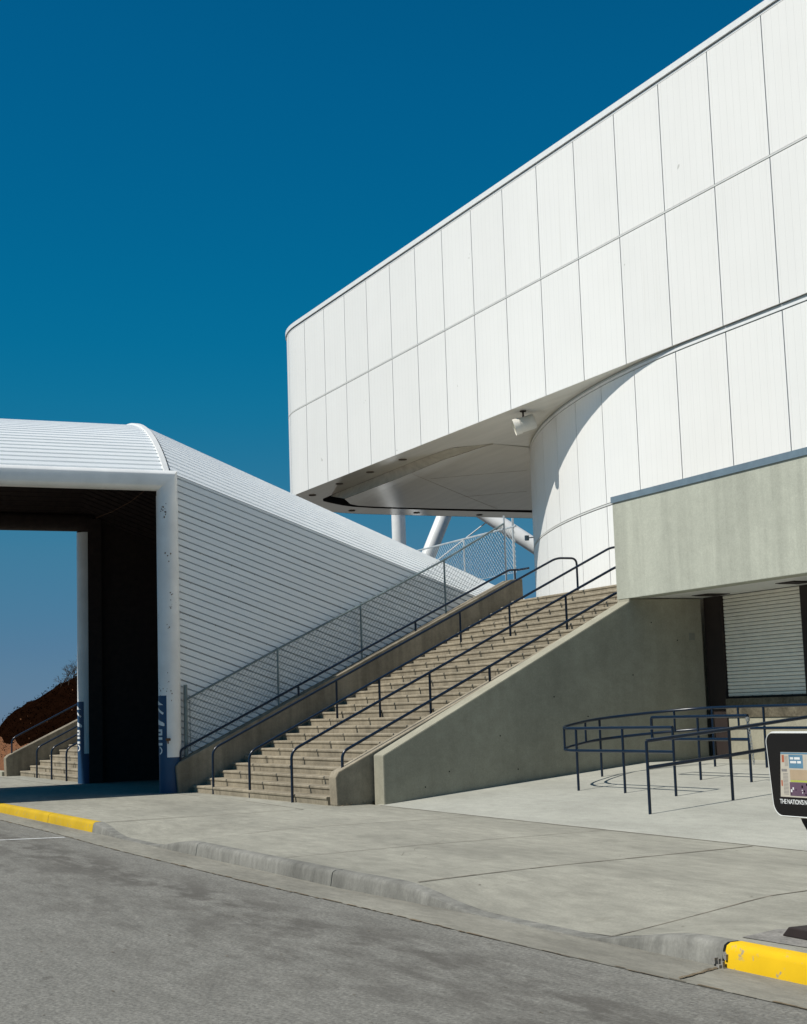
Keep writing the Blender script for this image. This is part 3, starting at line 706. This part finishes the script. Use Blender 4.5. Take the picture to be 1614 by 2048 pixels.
hf = [(-57.6, 23.62), (-56.72, 23.51), (-54.6, 23.44), (-52.6, 23.39), (-50.4, 23.32), (-48.79, 23.26), (-47.2, 23.27), (-45.99, 23.27), (-44.8, 24.2)]
def along(pts, t):
    L = [0.]
    for a, b in zip(pts, pts[1:]): L.append(L[-1] + (b - a).length)
    d = t * L[-1]
    for i in range(len(pts) - 1):
        if d <= L[i + 1] + 1e-9: return pts[i].lerp(pts[i + 1], (d - L[i]) / (L[i + 1] - L[i]))
    return pts[-1]
hv3 = [Vector((x, y, ZS + .01)) for x, y in hf]; NR = 58
for i in range(NR):
    a0, a1 = i / NR, (i + 1) / NR; k = .78
    am = a0 + (a1 - a0) * k
    m.quad(along(hv3, a0), along(hv3, am), along(fr, am), along(fr, a0))
    up_ = Vector((0, .05, .06)); m.quad(along(hv3, am) + up_, along(hv3, a1) + up_, along(fr, a1) + up_, along(fr, am) + up_)
    m.quad(along(hv3, am), along(hv3, am) + up_, along(fr, am) + up_, along(fr, am)); m.quad(along(hv3, a1), along(hv3, a1) + up_, along(fr, a1) + up_, along(fr, a1))
m.build('ribbed_edge', M_ribbed, ip)
m = MB()       # grimy seams of the panel
def seam(px, wd):
    P = [onp(*p) for p in px]; P = [p - Vector((0, 0, .006)) for p in P]
    m.tube(P, wd, 4)
seam([(790, 440), (950, 508), (1150, 590), (1300, 650)], .006); seam([(900, 470), (1100, 452), (1475, 420)], .004); seam([(1080, 580), (1300, 560), (1475, 545)], .004)
m.tube([p - Vector((0, 0, .004)) for p in fr], .007, 4); m.build('seam', M_seam, ip)
for i, (x, y) in enumerate([(-48.376, 22.64), (-51.285, 22.64), (-54.27, 22.64), (-57.42, 22.74), (-60.27, 23.9), (-61.59, 26.25), (-61.73, 29.5), (-61.9, 32.8), (-61.9, 36.)]):
    m = MB(); m.tube([(x, y, ZS - .02), (x, y, ZS + .003)], .15, 20); m.tube([(x, y, ZS - .026), (x, y, ZS - .0205)], .12, 20); m.build('downlight', M_plate2, ar, smooth=True)

# floodlight under the overhang
FLX, FLY = -39.63, 22.66
fl = thing('floodlight', 'white cylindrical floodlight hanging from the arena soffit near the curved wall', 'floodlight')
ax = Vector((-.42, -.86, -.28)).normalized(); c0 = atY(1047, 849, 22.46)
m = MB(); m.tube([c0 - ax * .36, c0 - ax * .32, c0 + ax * .24, c0 + ax * .26], [.20, .225, .225, .225], 28); m.tube([c0 + ax * .10, c0 + ax * .30], .25, 28, cap=False); m.tube([c0 + ax * .10, c0 + ax * .102], .25, 28); m.build('housing', M_lamp, fl, smooth=True)
m = MB(); m.tube([c0 + ax * .262, c0 + ax * .272], .235, 24); m.build('lens', M_bulb, fl, smooth=True)
m = MB(); m.tube([(c0.x, c0.y, ZS), (c0.x, c0.y, c0.z)], .028, 10); m.tube([(c0.x, c0.y, ZS - .03), (c0.x, c0.y, ZS)], .10, 14); m.build('bracket', M_frame, fl, smooth=True)
t = thing('security_lamp', 'small grey lamp bracket on the edge of the curved white wall beside the diagonal pipe', 'lamp')
p = atX(1054, 1076, -46.3); m = MB(); m.box(p.x - .05, p.x + .05, p.y - .07, p.y + .06, p.z - .09, p.z + .09); m.build('housing', M_galv, t, bevel=.01)
m = MB(); m.tube([(p.x, p.y, p.z), (p.x + .3, p.y + .45, p.z + .03)], .02, 8); m.build('arm', M_galv, t)

# roof truss pipes beyond the building's end
tp = thing('roof_truss', 'white steel pipe columns and diagonals standing beyond the arena end', 'truss')
PX = -75.
PD = -72.6
d0, d1, d2, d3 = atX(885, 1040, PD), atX(855, 1115, PD), atX(983, 1036, PD), atX(1057, 1084, PD)
k1, k2 = (d0 - d1) / (d0.z - d1.z), (d2 - d3) / (d2.z - d3.z)
zj = ((d2.y - d0.y) + d0.z * k1.y - d2.z * k2.y) / (k1.y - k2.y); jn = d0 + k1 * (zj - d0.z)
e2, e3 = atX(983, 1036, -72.5), atX(1057, 1084, -71.); kk = (e2 - e3) / (e2.z - e3.z)
b0, b1 = atX(985, 1035, PD - .5), atX(895, 1105, PD - .5)
for nm, pts, r in (('column', [(PX, 34.72, -.5), (PX, 34.72, 17)], .38), ('diagonal', [d0 + k1 * (-.5 - d0.z), jn], .39), ('diagonal', [e2 + kk * (jn.z - e2.z), e2 + kk * (1. - e2.z)], .41), ('brace', [b0 + (b0 - b1) * .3, b1 + (b1 - b0) * .5], .035)):
    m = MB(); m.tube(pts, r, 28); m.build(nm, M_white_pipe, tp, smooth=True)

# ------------------------------------------------------------------ entrance portal and sloping tube
et = thing('entrance_portal', 'white pipe-framed portal with corrugated vaulted roof and a long sloping tube behind', 'portal')
XA, XB, YP, SL = -33.42, -40.58, 9.75, .364
RC, ZC, XC = 4.62, 4.28, -37.0
def vault(off=0., z_low=-2.):
    """section from the near wall foot over the vault to the far wall foot, with arc length for the corrugation"""
    pts = []; z = z_low; st_ = .153 / 8
    while z < 7.17: pts.append((XA - off, z)); z += st_
    a0 = math.degrees(math.acos((XA - XC) / RC)); a1 = 180 - a0; n = int(RC * R_(a1 - a0) / st_)
    for i in range(n + 1):
        a = R_(a0 + (a1 - a0) * i / n); pts.append((XC + (RC - off) * math.cos(a), ZC + (RC - off) * math.sin(a)))
    z = 7.17
    while z > z_low: pts.append((XB + off, z)); z -= st_
    return pts, a0
def corr(pts, depth=.055, wide=0.):
    """push every third sample inward: trapezoid ribs of about 0.153 m pitch, starting at the top"""
    out = []; n = len(pts); mid = n // 2
    for i, (x, z) in enumerate(pts):
        ph = (i - mid) % 8
        j0, j1 = max(0, i - 1), min(n - 1, i + 1); dx, dz = pts[j1][0] - pts[j0][0], pts[j1][1] - pts[j0][1]; L = math.hypot(dx, dz) or 1
        nx, nz_ = dz / L, -dx / L
        if nx * (x - XC) + nz_ * (z - 3) < 0: nx, nz_ = -nx, -nz_
        d = -depth * (1., wide, 0, 0, 0, 0, 0, 0)[ph]
        out.append((x + nx * d, z + nz_ * d))
    return out
sec, A0 = vault(); csec = corr(sec); vsec = corr(sec, .05, 1.)
iw = [i for i, p in enumerate(sec) if p[1] >= 7.17 and p[0] < XA + .01]
def shell(m, S, y0, y1, sl, mi=0, flat=1.):
    def far(z): return (z if z < 7.2 else 7.2 + (z - 7.2) * flat) - sl * (y1 - y0)
    for (xa, za), (xb, zb) in zip(S, S[1:]):
        m.quad((xa, y0, za), (xb, y0, zb), (xb, y1, far(zb)), (xa, y1, far(za)), mi)
iv0 = next(i for i, p in enumerate(sec) if p[1] >= 7.2 or abs(p[0] - XA) > .01); iv1 = len(sec) - iv0
m = MB(); shell(m, vsec[iv0 + 1:], YP + .02, 23.2, SL, 0, .62); m.build('sloping_roof', M_deck, et)
m = MB(); shell(m, csec[:iv0 + 1], YP + .02, 23.2, SL); rr = random.Random(5)      # lapped sheet seams with fixings
gz = [csec[i][1] for i in range(iv0) if csec[i][0] < XA - .03 and csec[i - 1][0] > XA - .03]; gz = [z_ for z_ in gz if z_ < 6.4][::-1][::5]
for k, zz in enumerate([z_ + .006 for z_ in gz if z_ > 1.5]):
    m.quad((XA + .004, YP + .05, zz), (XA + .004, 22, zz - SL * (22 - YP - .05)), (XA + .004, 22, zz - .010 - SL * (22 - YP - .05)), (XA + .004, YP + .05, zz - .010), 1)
    y = YP + rr.uniform(.3, 1)
    while y < 20:
        z = zz - .03 - SL * (y - YP - .05); m.box(XA + .001, XA + .008, y - .011, y + .011, z - .009, z + .009, 1); y += rr.uniform(.55, .9)
m.build('corrugated_wall', [M_deck, M_lap], et)
m = MB(); shell(m, vsec[iv0:iv1], -6.2, YP, 0.); m.build('portal_roof', M_deck, et)
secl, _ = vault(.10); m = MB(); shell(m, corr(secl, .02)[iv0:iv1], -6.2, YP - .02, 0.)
lin = secl[:iv0:12] + corr(secl, .03)[iv0:iv1] + secl[iv1::12]; shell(m, lin[iv0 // 12 + 1:iv0 // 12 + 1 + iv1 - iv0], 9.3, 23.1, SL, 0, .6); shell(m, secl[:iv0 + 1:12] + secl[iv0:iv0 + 1], YP, 23.1, SL); shell(m, secl[iv1 - 1::12], YP, 23.1, SL); m.quad((XA - .1, 23.1, -8), (XB + .1, 23.1, -8), (XB + .1, 23.1, 2.2), (XA - .1, 23.1, 2.2)); m.box(XB + .10, XB + .36, 9.44, 9.80, 0, 7.0); m.build('shade_lining', M_shade_lining, et)  # dark inner skin added as shade, with a block hiding half the rear column
m = MB()
for (xa, za), (xb, zb) in zip(sec[iv0:iv1:8], sec[iv0 + 8:iv1:8]):
    for y0_, y1_, o in ((YP - .15, YP - .03, .045),):
        ua = Vector((xa - XC, 0, za - ZC)).normalized() * o; ub = Vector((xb - XC, 0, zb - ZC)).normalized() * o
        A, B, C_, D = Vector((xa, y0_, za)), Vector((xb, y0_, zb)), Vector((xb, y1_, zb)), Vector((xa, y1_, za))
        m.quad(A + ua, B + ub, C_ + ub, D + ua); m.quad(A, B, B + ub, A + ua); m.quad(D, C_, C_ + ub, D + ua)
m.build('hip_trim', M_trim, et)
m = MB(); m.prism([(sec[i][0] if i < iv1 else 0, sec[i][1]) for i in range(iv0, iv1, 3)], -6.26, -6.2, 'y'); m.build('gable_panel', M_deck, et)
CR = .246
cols = [(-33.3, 9.63), (-40.5, 9.45), (-33.3, -6.0), (-40.5, -6.0)]
def colpart(cx, cy, sign):
    m = MB(); m.tube([(cx, cy, .78), (cx, cy, 6.655)], CR, 40, cap=False); c = m.build('column', M_white_pipe, et, smooth=True)
    m = MB(); m.tube([(cx, cy, -.02), (cx, cy, .78)], CR + .001, 40); m.build('base_band', M_signblue, c, smooth=True)
    if not sign: return
    def cyl(a, z, r): return (cx + r * math.cos(R_(a)), cy + r * math.sin(R_(a)), z)
    m = MB(); A = [(-148 + 116 * i / 30) for i in range(31)]
    for a, b in zip(A, A[1:]):
        m.quad(cyl(a, .78, CR + .003), cyl(b, .78, CR + .003), cyl(b, 2.14, CR + .003), cyl(a, 2.14, CR + .003))
    m.build('sign_panel', M_signblue, c, smooth=True)
    rl = CR + .0055; glyph = [MB()]
    def nxt(): glyph.append(MB())
    def st_(poly):      # poly in (u = metres from panel centre toward the viewer's right, z), cut into narrow strips round the pipe
        zs = [p[1] for p in poly]; us = [p[0] for p in poly]; u0, u1 = min(us), max(us); n = max(1, int((u1 - u0) / .008))
        def span(u):
            hit = []
            for (a, za), (b, zb) in zip(poly, poly[1:] + poly[:1]):
                if (a - u) * (b - u) <= 0 and abs(a - b) > 1e-9: hit.append(za + (zb - za) * (u - a) / (b - a))
            return (min(hit), max(hit)) if hit else None
        for i in range(n):
            ua = u0 + (u1 - u0) * i / n + 1e-5; ub = u0 + (u1 - u0) * (i + 1) / n - 1e-5; sa, sb = span(ua), span(ub)
            if not sa or not sb: continue
            fa, fb = -90 + math.degrees(ua / CR), -90 + math.degrees(ub / CR)
            glyph[-1].quad(cyl(fa, sa[0], rl), cyl(fb, sb[0], rl), cyl(fb, sb[1], rl), cyl(fa, sa[1], rl))
    U1 = .135          # baseline of the sideways lettering
    def bar(z0, z1, ua=-.13, ub=U1): st_([(ua, z0), (ub, z0), (ub, z1), (ua, z1)])
    # curved initial at the bottom
    for k in range(12):
        a0, a1 = R_(-80 + 160 * k / 12), R_(-80 + 160 * (k + 1) / 12); rc = .02
        o = [(rc + .115 * math.cos(a0), .93 + .092 * math.sin(a0)), (rc + .115 * math.cos(a1), .93 + .092 * math.sin(a1)), (rc + .075 * math.cos(a1), .93 + .060 * math.sin(a1)), (rc + .075 * math.cos(a0), .93 + .060 * math.sin(a0))]
        st_(o)
    nxt(); bar(1.045, 1.10, -.05, U1); nxt(); bar(1.17, 1.225); nxt()
    bar(1.265, 1.31); bar(1.35, 1.40); st_([(U1 - .05, 1.27), (U1, 1.27), (U1, 1.395), (U1 - .05, 1.395)])
    nxt(); st_([(-.1, 1.52), (U1 + .03, 1.47), (U1 + .06, 1.47), (U1 + .06, 1.52), (U1 + .02, 1.555), (-.1, 1.64)])
    nxt(); st_([(U1 + .02, 1.72), (U1 + .045, 1.76), (-.06, 1.90), (-.1, 1.86)])
    nxt(); st_([(-.1, 1.935), (U1 + .035, 1.935), (-.02, 2.03), (-.1, 2.03)])
    for g_ in glyph: g_.build('letter', M_letter, c)
for i, (cx, cy) in enumerate(cols): colpart(cx, cy, i < 2)
m = MB(); rr = random.Random(8); cx, cy = cols[0]
for (u, v, n_) in ((326, 1012, 9), (331, 1030, 7), (337, 1113, 4), (343, 1205, 6), (341, 1190, 4), (338, 1250, 3), (320, 1240, 2), (337, 1372, 5), (339, 1388, 3), (318, 1380, 8), (322, 1430, 3)):
    for k in range(n_):
        px_ = u + rr.gauss(0, 3.2); py_ = v + rr.gauss(0, 8); d_ = ray(px_, py_); bx__, by__ = -d_.x, -d_.y
        # hit the pipe surface
        A_ = d_.x ** 2 + d_.y ** 2; B_ = 2 * (d_.x * (0 - cx) + d_.y * (0 - cy)); C_ = cx * cx + cy * cy - (CR + .003) ** 2; D_ = B_ * B_ - 4 * A_ * C_
        if D_ <= 0: continue
        t_ = (-B_ - D_ ** .5) / (2 * A_); h_ = CAM + d_ * t_; nn_ = Vector((h_.x - cx, h_.y - cy, 0)).normalized(); ss_ = Vector((-nn_.y, nn_.x, 0)); r_ = rr.uniform(.005, .019)
        m.add([h_ + ss_ * (math.cos(a) * r_ * rr.uniform(.4, 1.1)) + Vector((0, 0, 1)) * (math.sin(a) * r_ * rr.uniform(.6, 1.5)) for a in [k2 * math.pi / 3.5 for k2 in range(7)]], [tuple(range(7))])
m.build('paint_chips', M_rust, et)['kind'] = 'stuff'
h_ = atX(335, 1479, -33.04); m = MB(); m.tube([h_ - Vector((.1, 0, 0)), h_ + Vector((.06, 0, 0))], .022, 8); m.tube([h_ + Vector((.05, -.05, -.0)), h_ + Vector((.05, .05, 0))], .03, 8); m.tube([h_ + Vector((.03, 0, 0)), h_ + Vector((.05, .0, -.09))], .016, 8); m.build('valve', M_rust, et, smooth=True)
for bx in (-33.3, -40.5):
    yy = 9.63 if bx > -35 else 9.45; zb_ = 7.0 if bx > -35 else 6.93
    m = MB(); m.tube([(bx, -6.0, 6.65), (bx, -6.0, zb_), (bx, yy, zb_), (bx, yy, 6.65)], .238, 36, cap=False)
    m.build('beam', M_white_pipe if bx > -35 else M_shade_lining, et, smooth=True)  # rear beam takes the dark shade colour instead of white pipe paint
m = MB(); rr = random.Random(11)
y = 9.80; z = 7.1
while z > .4:
    h = rr.uniform(.05, .2); m.box(XA - .03, XA + .03, y - .05, y + rr.uniform(-.01, .008) + .02, z - h, z - .004); z -= h
m.build('edge_strip', M_rust, et)
m = MB(); m.tube([atX(292, 979, -34.4), atX(262, 1003, -35.2), atX(225, 1023, -36.4), atX(192, 1036, -37.6)], .007, 6); m.build('wire', M_rust, et)

# ------------------------------------------------------------------ second stair beyond the portal
XL2, XR2, Y2 = -48.55, -41.3, 9.22
st2 = thing('staircase', 'distant concrete staircase seen through the white portal at the left edge', 'stairs', 'concrete staircases')
m = make_steps(XL2, XR2, Y2, NST, RUN, RISE, .03)
for k in range(8):
    for jx in (-46.6, -44.4, -42.7):
        x = jx + (k % 2) * .12; y = Y2 + k * RUN + .03 * (x - XL2); m.box(x - .012, x + .012, y - .004, y + .02, k * RISE + .004, k * RISE + RISE * .9, 1)
m.build('steps', [M_conc_step, M_joint], st2)
m = MB(); m.prism([(8.83, -.1), (8.8, .56), (8.88, .64), (17.6, 4.76), (17.6, -.1)], -49.0, -48.62, 'x')
tag(m.build('parapet_wall', M_conc_par, bevel=.02), 'distant concrete parapet sloping beside the dark hillside, seen through the portal', 'wall', 'sloping stair parapets')
kz = .4801
for X, lab in ((-48.8, 'distant navy handrail on the sloping parapet at the foot of the dark hill'), (-46.05, 'first navy handrail right of the distant parapet, on the far stair'), (-44.25, 'middle navy handrail of the far stair seen through the portal'), (-42.55, 'navy handrail of the far stair nearest the blue portal column')):
    par = X < -48; fy = 9.02 if par else Y2 + .05 + .03 * (X - XL2) - .1
    zt0 = 1.15 if par else .88; fz = .68 if par else -.02
    rail_on_stair('handrail', lab, X, (fy, fz), [(fy + .1, zt0 + .05), (17.8, zt0 + .05 + .492 * (17.7 - fy))], [], top=18.6, group='navy handrails on the far stair')
m = MB(); m.box(-60, -49.02, 8.75, 9.0, -.05, .14); tag(m.build('planter_edge', M_conc_wall, bevel=.02), 'low concrete edging at the foot of the mulched bank beyond the portal', 'edging')
def hz(x, y):
    a = -49.05 - x; r = min(a, 6.0) * .225 - max(0, a - 6.2) * .5
    z = .56 * (y - 9.05) + r * smooth(8.6, 10.2, y)
    return min(z, 4.7 - max(0, y - 18) * .1)
m = MB(); nx, ny = 60, 90; P = []; rr = random.Random(2)
for i in range(nx + 1):
    for j in range(ny + 1):
        x = -49.03 - 40 * (i / nx) ** 1.3; y = 8.95 + 30 * (j / ny) ** 1.4; z = hz(x, y) + (rr.gauss(0, .05) if j > 2 else .02)
        P.append((x, y, max(z, .02)))
fs = []; mi = []
for i in range(nx):
    for j in range(ny):
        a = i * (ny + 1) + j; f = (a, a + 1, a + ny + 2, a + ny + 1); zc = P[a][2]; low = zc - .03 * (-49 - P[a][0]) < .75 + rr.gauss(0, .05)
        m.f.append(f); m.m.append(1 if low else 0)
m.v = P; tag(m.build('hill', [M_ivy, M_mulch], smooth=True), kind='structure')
m = MB()
for i in range(7000):
    x = -49.1 - 9 * rr.random(); y = 9.3 + 7.5 * rr.random(); z = hz(x, y)
    if z < .7: 
        if rr.random() < .7: continue
    s_ = rr.uniform(.02, .055); d = Vector((rr.gauss(0, 1), rr.gauss(0, 1), rr.gauss(.3, 1))).normalized(); e = d.orthogonal().normalized()
    c = Vector((x, y, z + rr.uniform(0, .14))); m.add([c + d * s_, c + e * s_ * .5, c - d * s_ * .3, c - e * s_ * .5], [(0, 1, 2, 3)], 1 if rr.random() < .012 else 0)
tag(m.build('ground_cover', [M_ivy, M_mulch]), kind='stuff')
m = MB(); rr = random.Random(21)
def branch(p, d, L, r, k):
    q = p + d * L; m.tube([p, q], [r, r * .7], 4, cap=False)
    if k == 0: return
    for i in range(rr.choice((2, 3, 3))):
        e = (d + Vector((rr.gauss(0, .5), rr.gauss(0, .5), rr.gauss(.1, .35)))).normalized(); branch(p + d * L * rr.uniform(.55, 1), e, L * rr.uniform(.6, .85), r * .65, k - 1)
bx_, by_ = -55.2, 12.1
for i in range(16):
    x = bx_ + rr.gauss(0, .5); y = by_ + rr.uniform(-.45, .7); branch(Vector((x, y, hz(x, y) - .05)), Vector((rr.gauss(0, .35), rr.gauss(0, .35), 1)).normalized(), rr.uniform(.2, .36), .011, 4)
tag(m.build('shrub', M_twig), 'bare twiggy shrub on the crest of the dark hill left of the portal column', 'shrub')

# ------------------------------------------------------------------ newspaper vending box
nb = thing('newspaper_box', 'white rounded newspaper vending box on a pedestal at the right edge of the pavement', 'newspaper box')
YF = 6.95; xc = -8.545
def outline(g, n=7):
    """rounded shield outline of the box front, inset by g"""
    hw_t, hw_b, z0, z1 = .355 - g, .315 - g, .832 + g, 1.428 - g; r = .07 - g * .4; rb = .10 - g * .4; pts = []
    for (cx, cz, a0, rr_) in ((xc + hw_b - rb, z0 + rb, -90, rb), (xc + hw_t - r, z1 - r, 0, r), (xc - hw_t + r, z1 - r, 90, r), (xc - hw_b + rb, z0 + rb, 180, rb)):
        for k in range(n + 1):
            a = R_(a0 + 90 * k / n); pts.append((cx + rr_ * math.cos(a), cz + rr_ * math.sin(a)))
    return pts
def loft(m, rings, cap0=True, cap1=True):
    n = len(rings[0]); vs = [v for r in rings for v in r]; fs = []
    for i in range(len(rings) - 1):
        for k in range(n): a = i * n + k; b = i * n + (k + 1) % n; fs.append((a, b, b + n, a + n))
    if cap0: fs.append(tuple(range(n)))
    if cap1: fs.append(tuple((len(rings) - 1) * n + k for k in range(n)))
    m.add(vs, fs)
def ring(g, y, dz=0.): return [(x, y, z + dz) for x, z in outline(g)]
m = MB(); loft(m, [ring(.03, YF + .03), ring(.022, YF + .004), ring(.008, YF), ring(0, YF + .02), ring(.002, YF + .10), ring(.03, YF + .42, .0), ring(.06, YF + .46)], cap0=False); m.build('housing', M_boxwhite, nb, smooth=True, angle=60)
m = MB(); loft(m, [ring(.010, YF + .0015), ring(.012, YF + .022)]); dr = m.build('door', M_black, nb)
f = bpy.data.curves.new('lettering', 'FONT'); f.body = "THE NATION'S NEWSPAPER"; f.size = .044; f.extrude = .001; f.space_character = .92; f.align_x = 'LEFT'
fo = bpy.data.objects.new('lettering', f); COL.objects.link(fo); fo.parent = nb; f.materials.append(M_letter)
f.offset = .0006
fo.location = (-8.775, YF + .002, .928); fo.rotation_euler = (R_(90), 0, 0); fo.scale = (.93, 1, 1)
bpy.context.view_layer.update()
me_ = bpy.data.meshes.new_from_object(fo.evaluated_get(bpy.context.evaluated_depsgraph_get()))
lo = bpy.data.objects.new('lettering_tmp', me_); COL.objects.link(lo); lo.parent = nb; lo.location = fo.location; lo.rotation_euler = fo.rotation_euler; lo.scale = fo.scale
bpy.data.objects.remove(fo); lo.name = 'lettering'
m = MB(); py = YF + .0005
def flat(x0, x1, z0, z1, mi, lean=.0): m.quad((x0, py - .0003 - .0001 * mi, z0), (x1, py - .0003 - .0001 * mi, z0), (x1, py - .0003 - .0001 * mi, z1), (x0, py - .0003 - .0001 * mi, z1), mi)
m.quad((-8.762, py, .975), (-8.34, py, .975), (-8.34, py, 1.285), (-8.735, py, 1.285), 0)
for x0, x1, z0, z1, mi in ((-8.735, -8.34, 1.272, 1.283, 2), (-8.65, -8.50, 1.175, 1.268, 2), (-8.725, -8.70, 1.215, 1.265, 3), (-8.735, -8.675, 1.15, 1.168, 1), (-8.745, -8.73, 1.05, 1.09, 3), (-8.645, -8.45, 1.095, 1.165, 4), (-8.645, -8.45, 1.08, 1.093, 6), (-8.655, -8.45, .985, 1.078, 5), (-8.62, -8.59, .995, 1.03, 3)):
    flat(x0, x1, z0, z1, mi)
z = 1.135
while z > .985: flat(-8.722, -8.668, z, z + .004, 1); z -= .0095
rn = random.Random(4)
for k in range(7):           # body text beside and under the pictures, a headline on the blue box, a face-like photo blur
    for c_ in range(3): flat(-8.64 + c_ * .062, -8.64 + c_ * .062 + rn.uniform(.045, .056), 1.10 + .0085 * k, 1.103 + .0085 * k, 1)
for k, (w0, w1) in enumerate(((-8.635, -8.60), (-8.59, -8.53), (-8.635, -8.57), (-8.56, -8.52))):
    flat(w0, w1, 1.235 - .026 * (k // 2), 1.251 - .026 * (k // 2), 7)
for k in range(26):
    x_, z_ = rn.uniform(-8.65, -8.46), rn.uniform(.99, 1.06); d_ = rn.uniform(.006, .016); flat(x_, x_ + d_, z_, z_ + d_ * 1.2, rn.choice((3, 4, 5, 7, 1)))
for k in range(9): flat(-8.695, -8.66, 1.19 + .008 * k, 1.193 + .008 * k, 1)
for k in range(3): flat(-8.62 + .045 * k, -8.59 + .045 * k, 1.19, 1.25, 0)
np_ = tag(m.build('newspaper', [M_paper, M_ink, M_pblue, M_red, M_tan, M_plum, M_lime, M_letter]), 'colour-printed newspaper front page shown in the window of the vending box', 'newspaper')
m = MB(); m.box(xc - .05, xc + .05, YF + .14, YF + .24, .05, .80); m.build('pedestal', M_frame, nb, bevel=.01)
m = MB(); m.prism([(xc - .20, .79), (xc - .045, .60), (xc + .045, .60), (xc + .20, .79), (xc + .22, .834), (xc - .22, .834)], YF + .16, YF + .22, 'y'); m.build('bracket', M_frame, nb)
m = MB(); m.prism([(xc - .33, .006), (xc + .33, .006), (xc + .25, .075), (xc - .25, .075)], YF + .02, YF + .36, 'y'); m.build('base', M_frame, nb, bevel=.01)
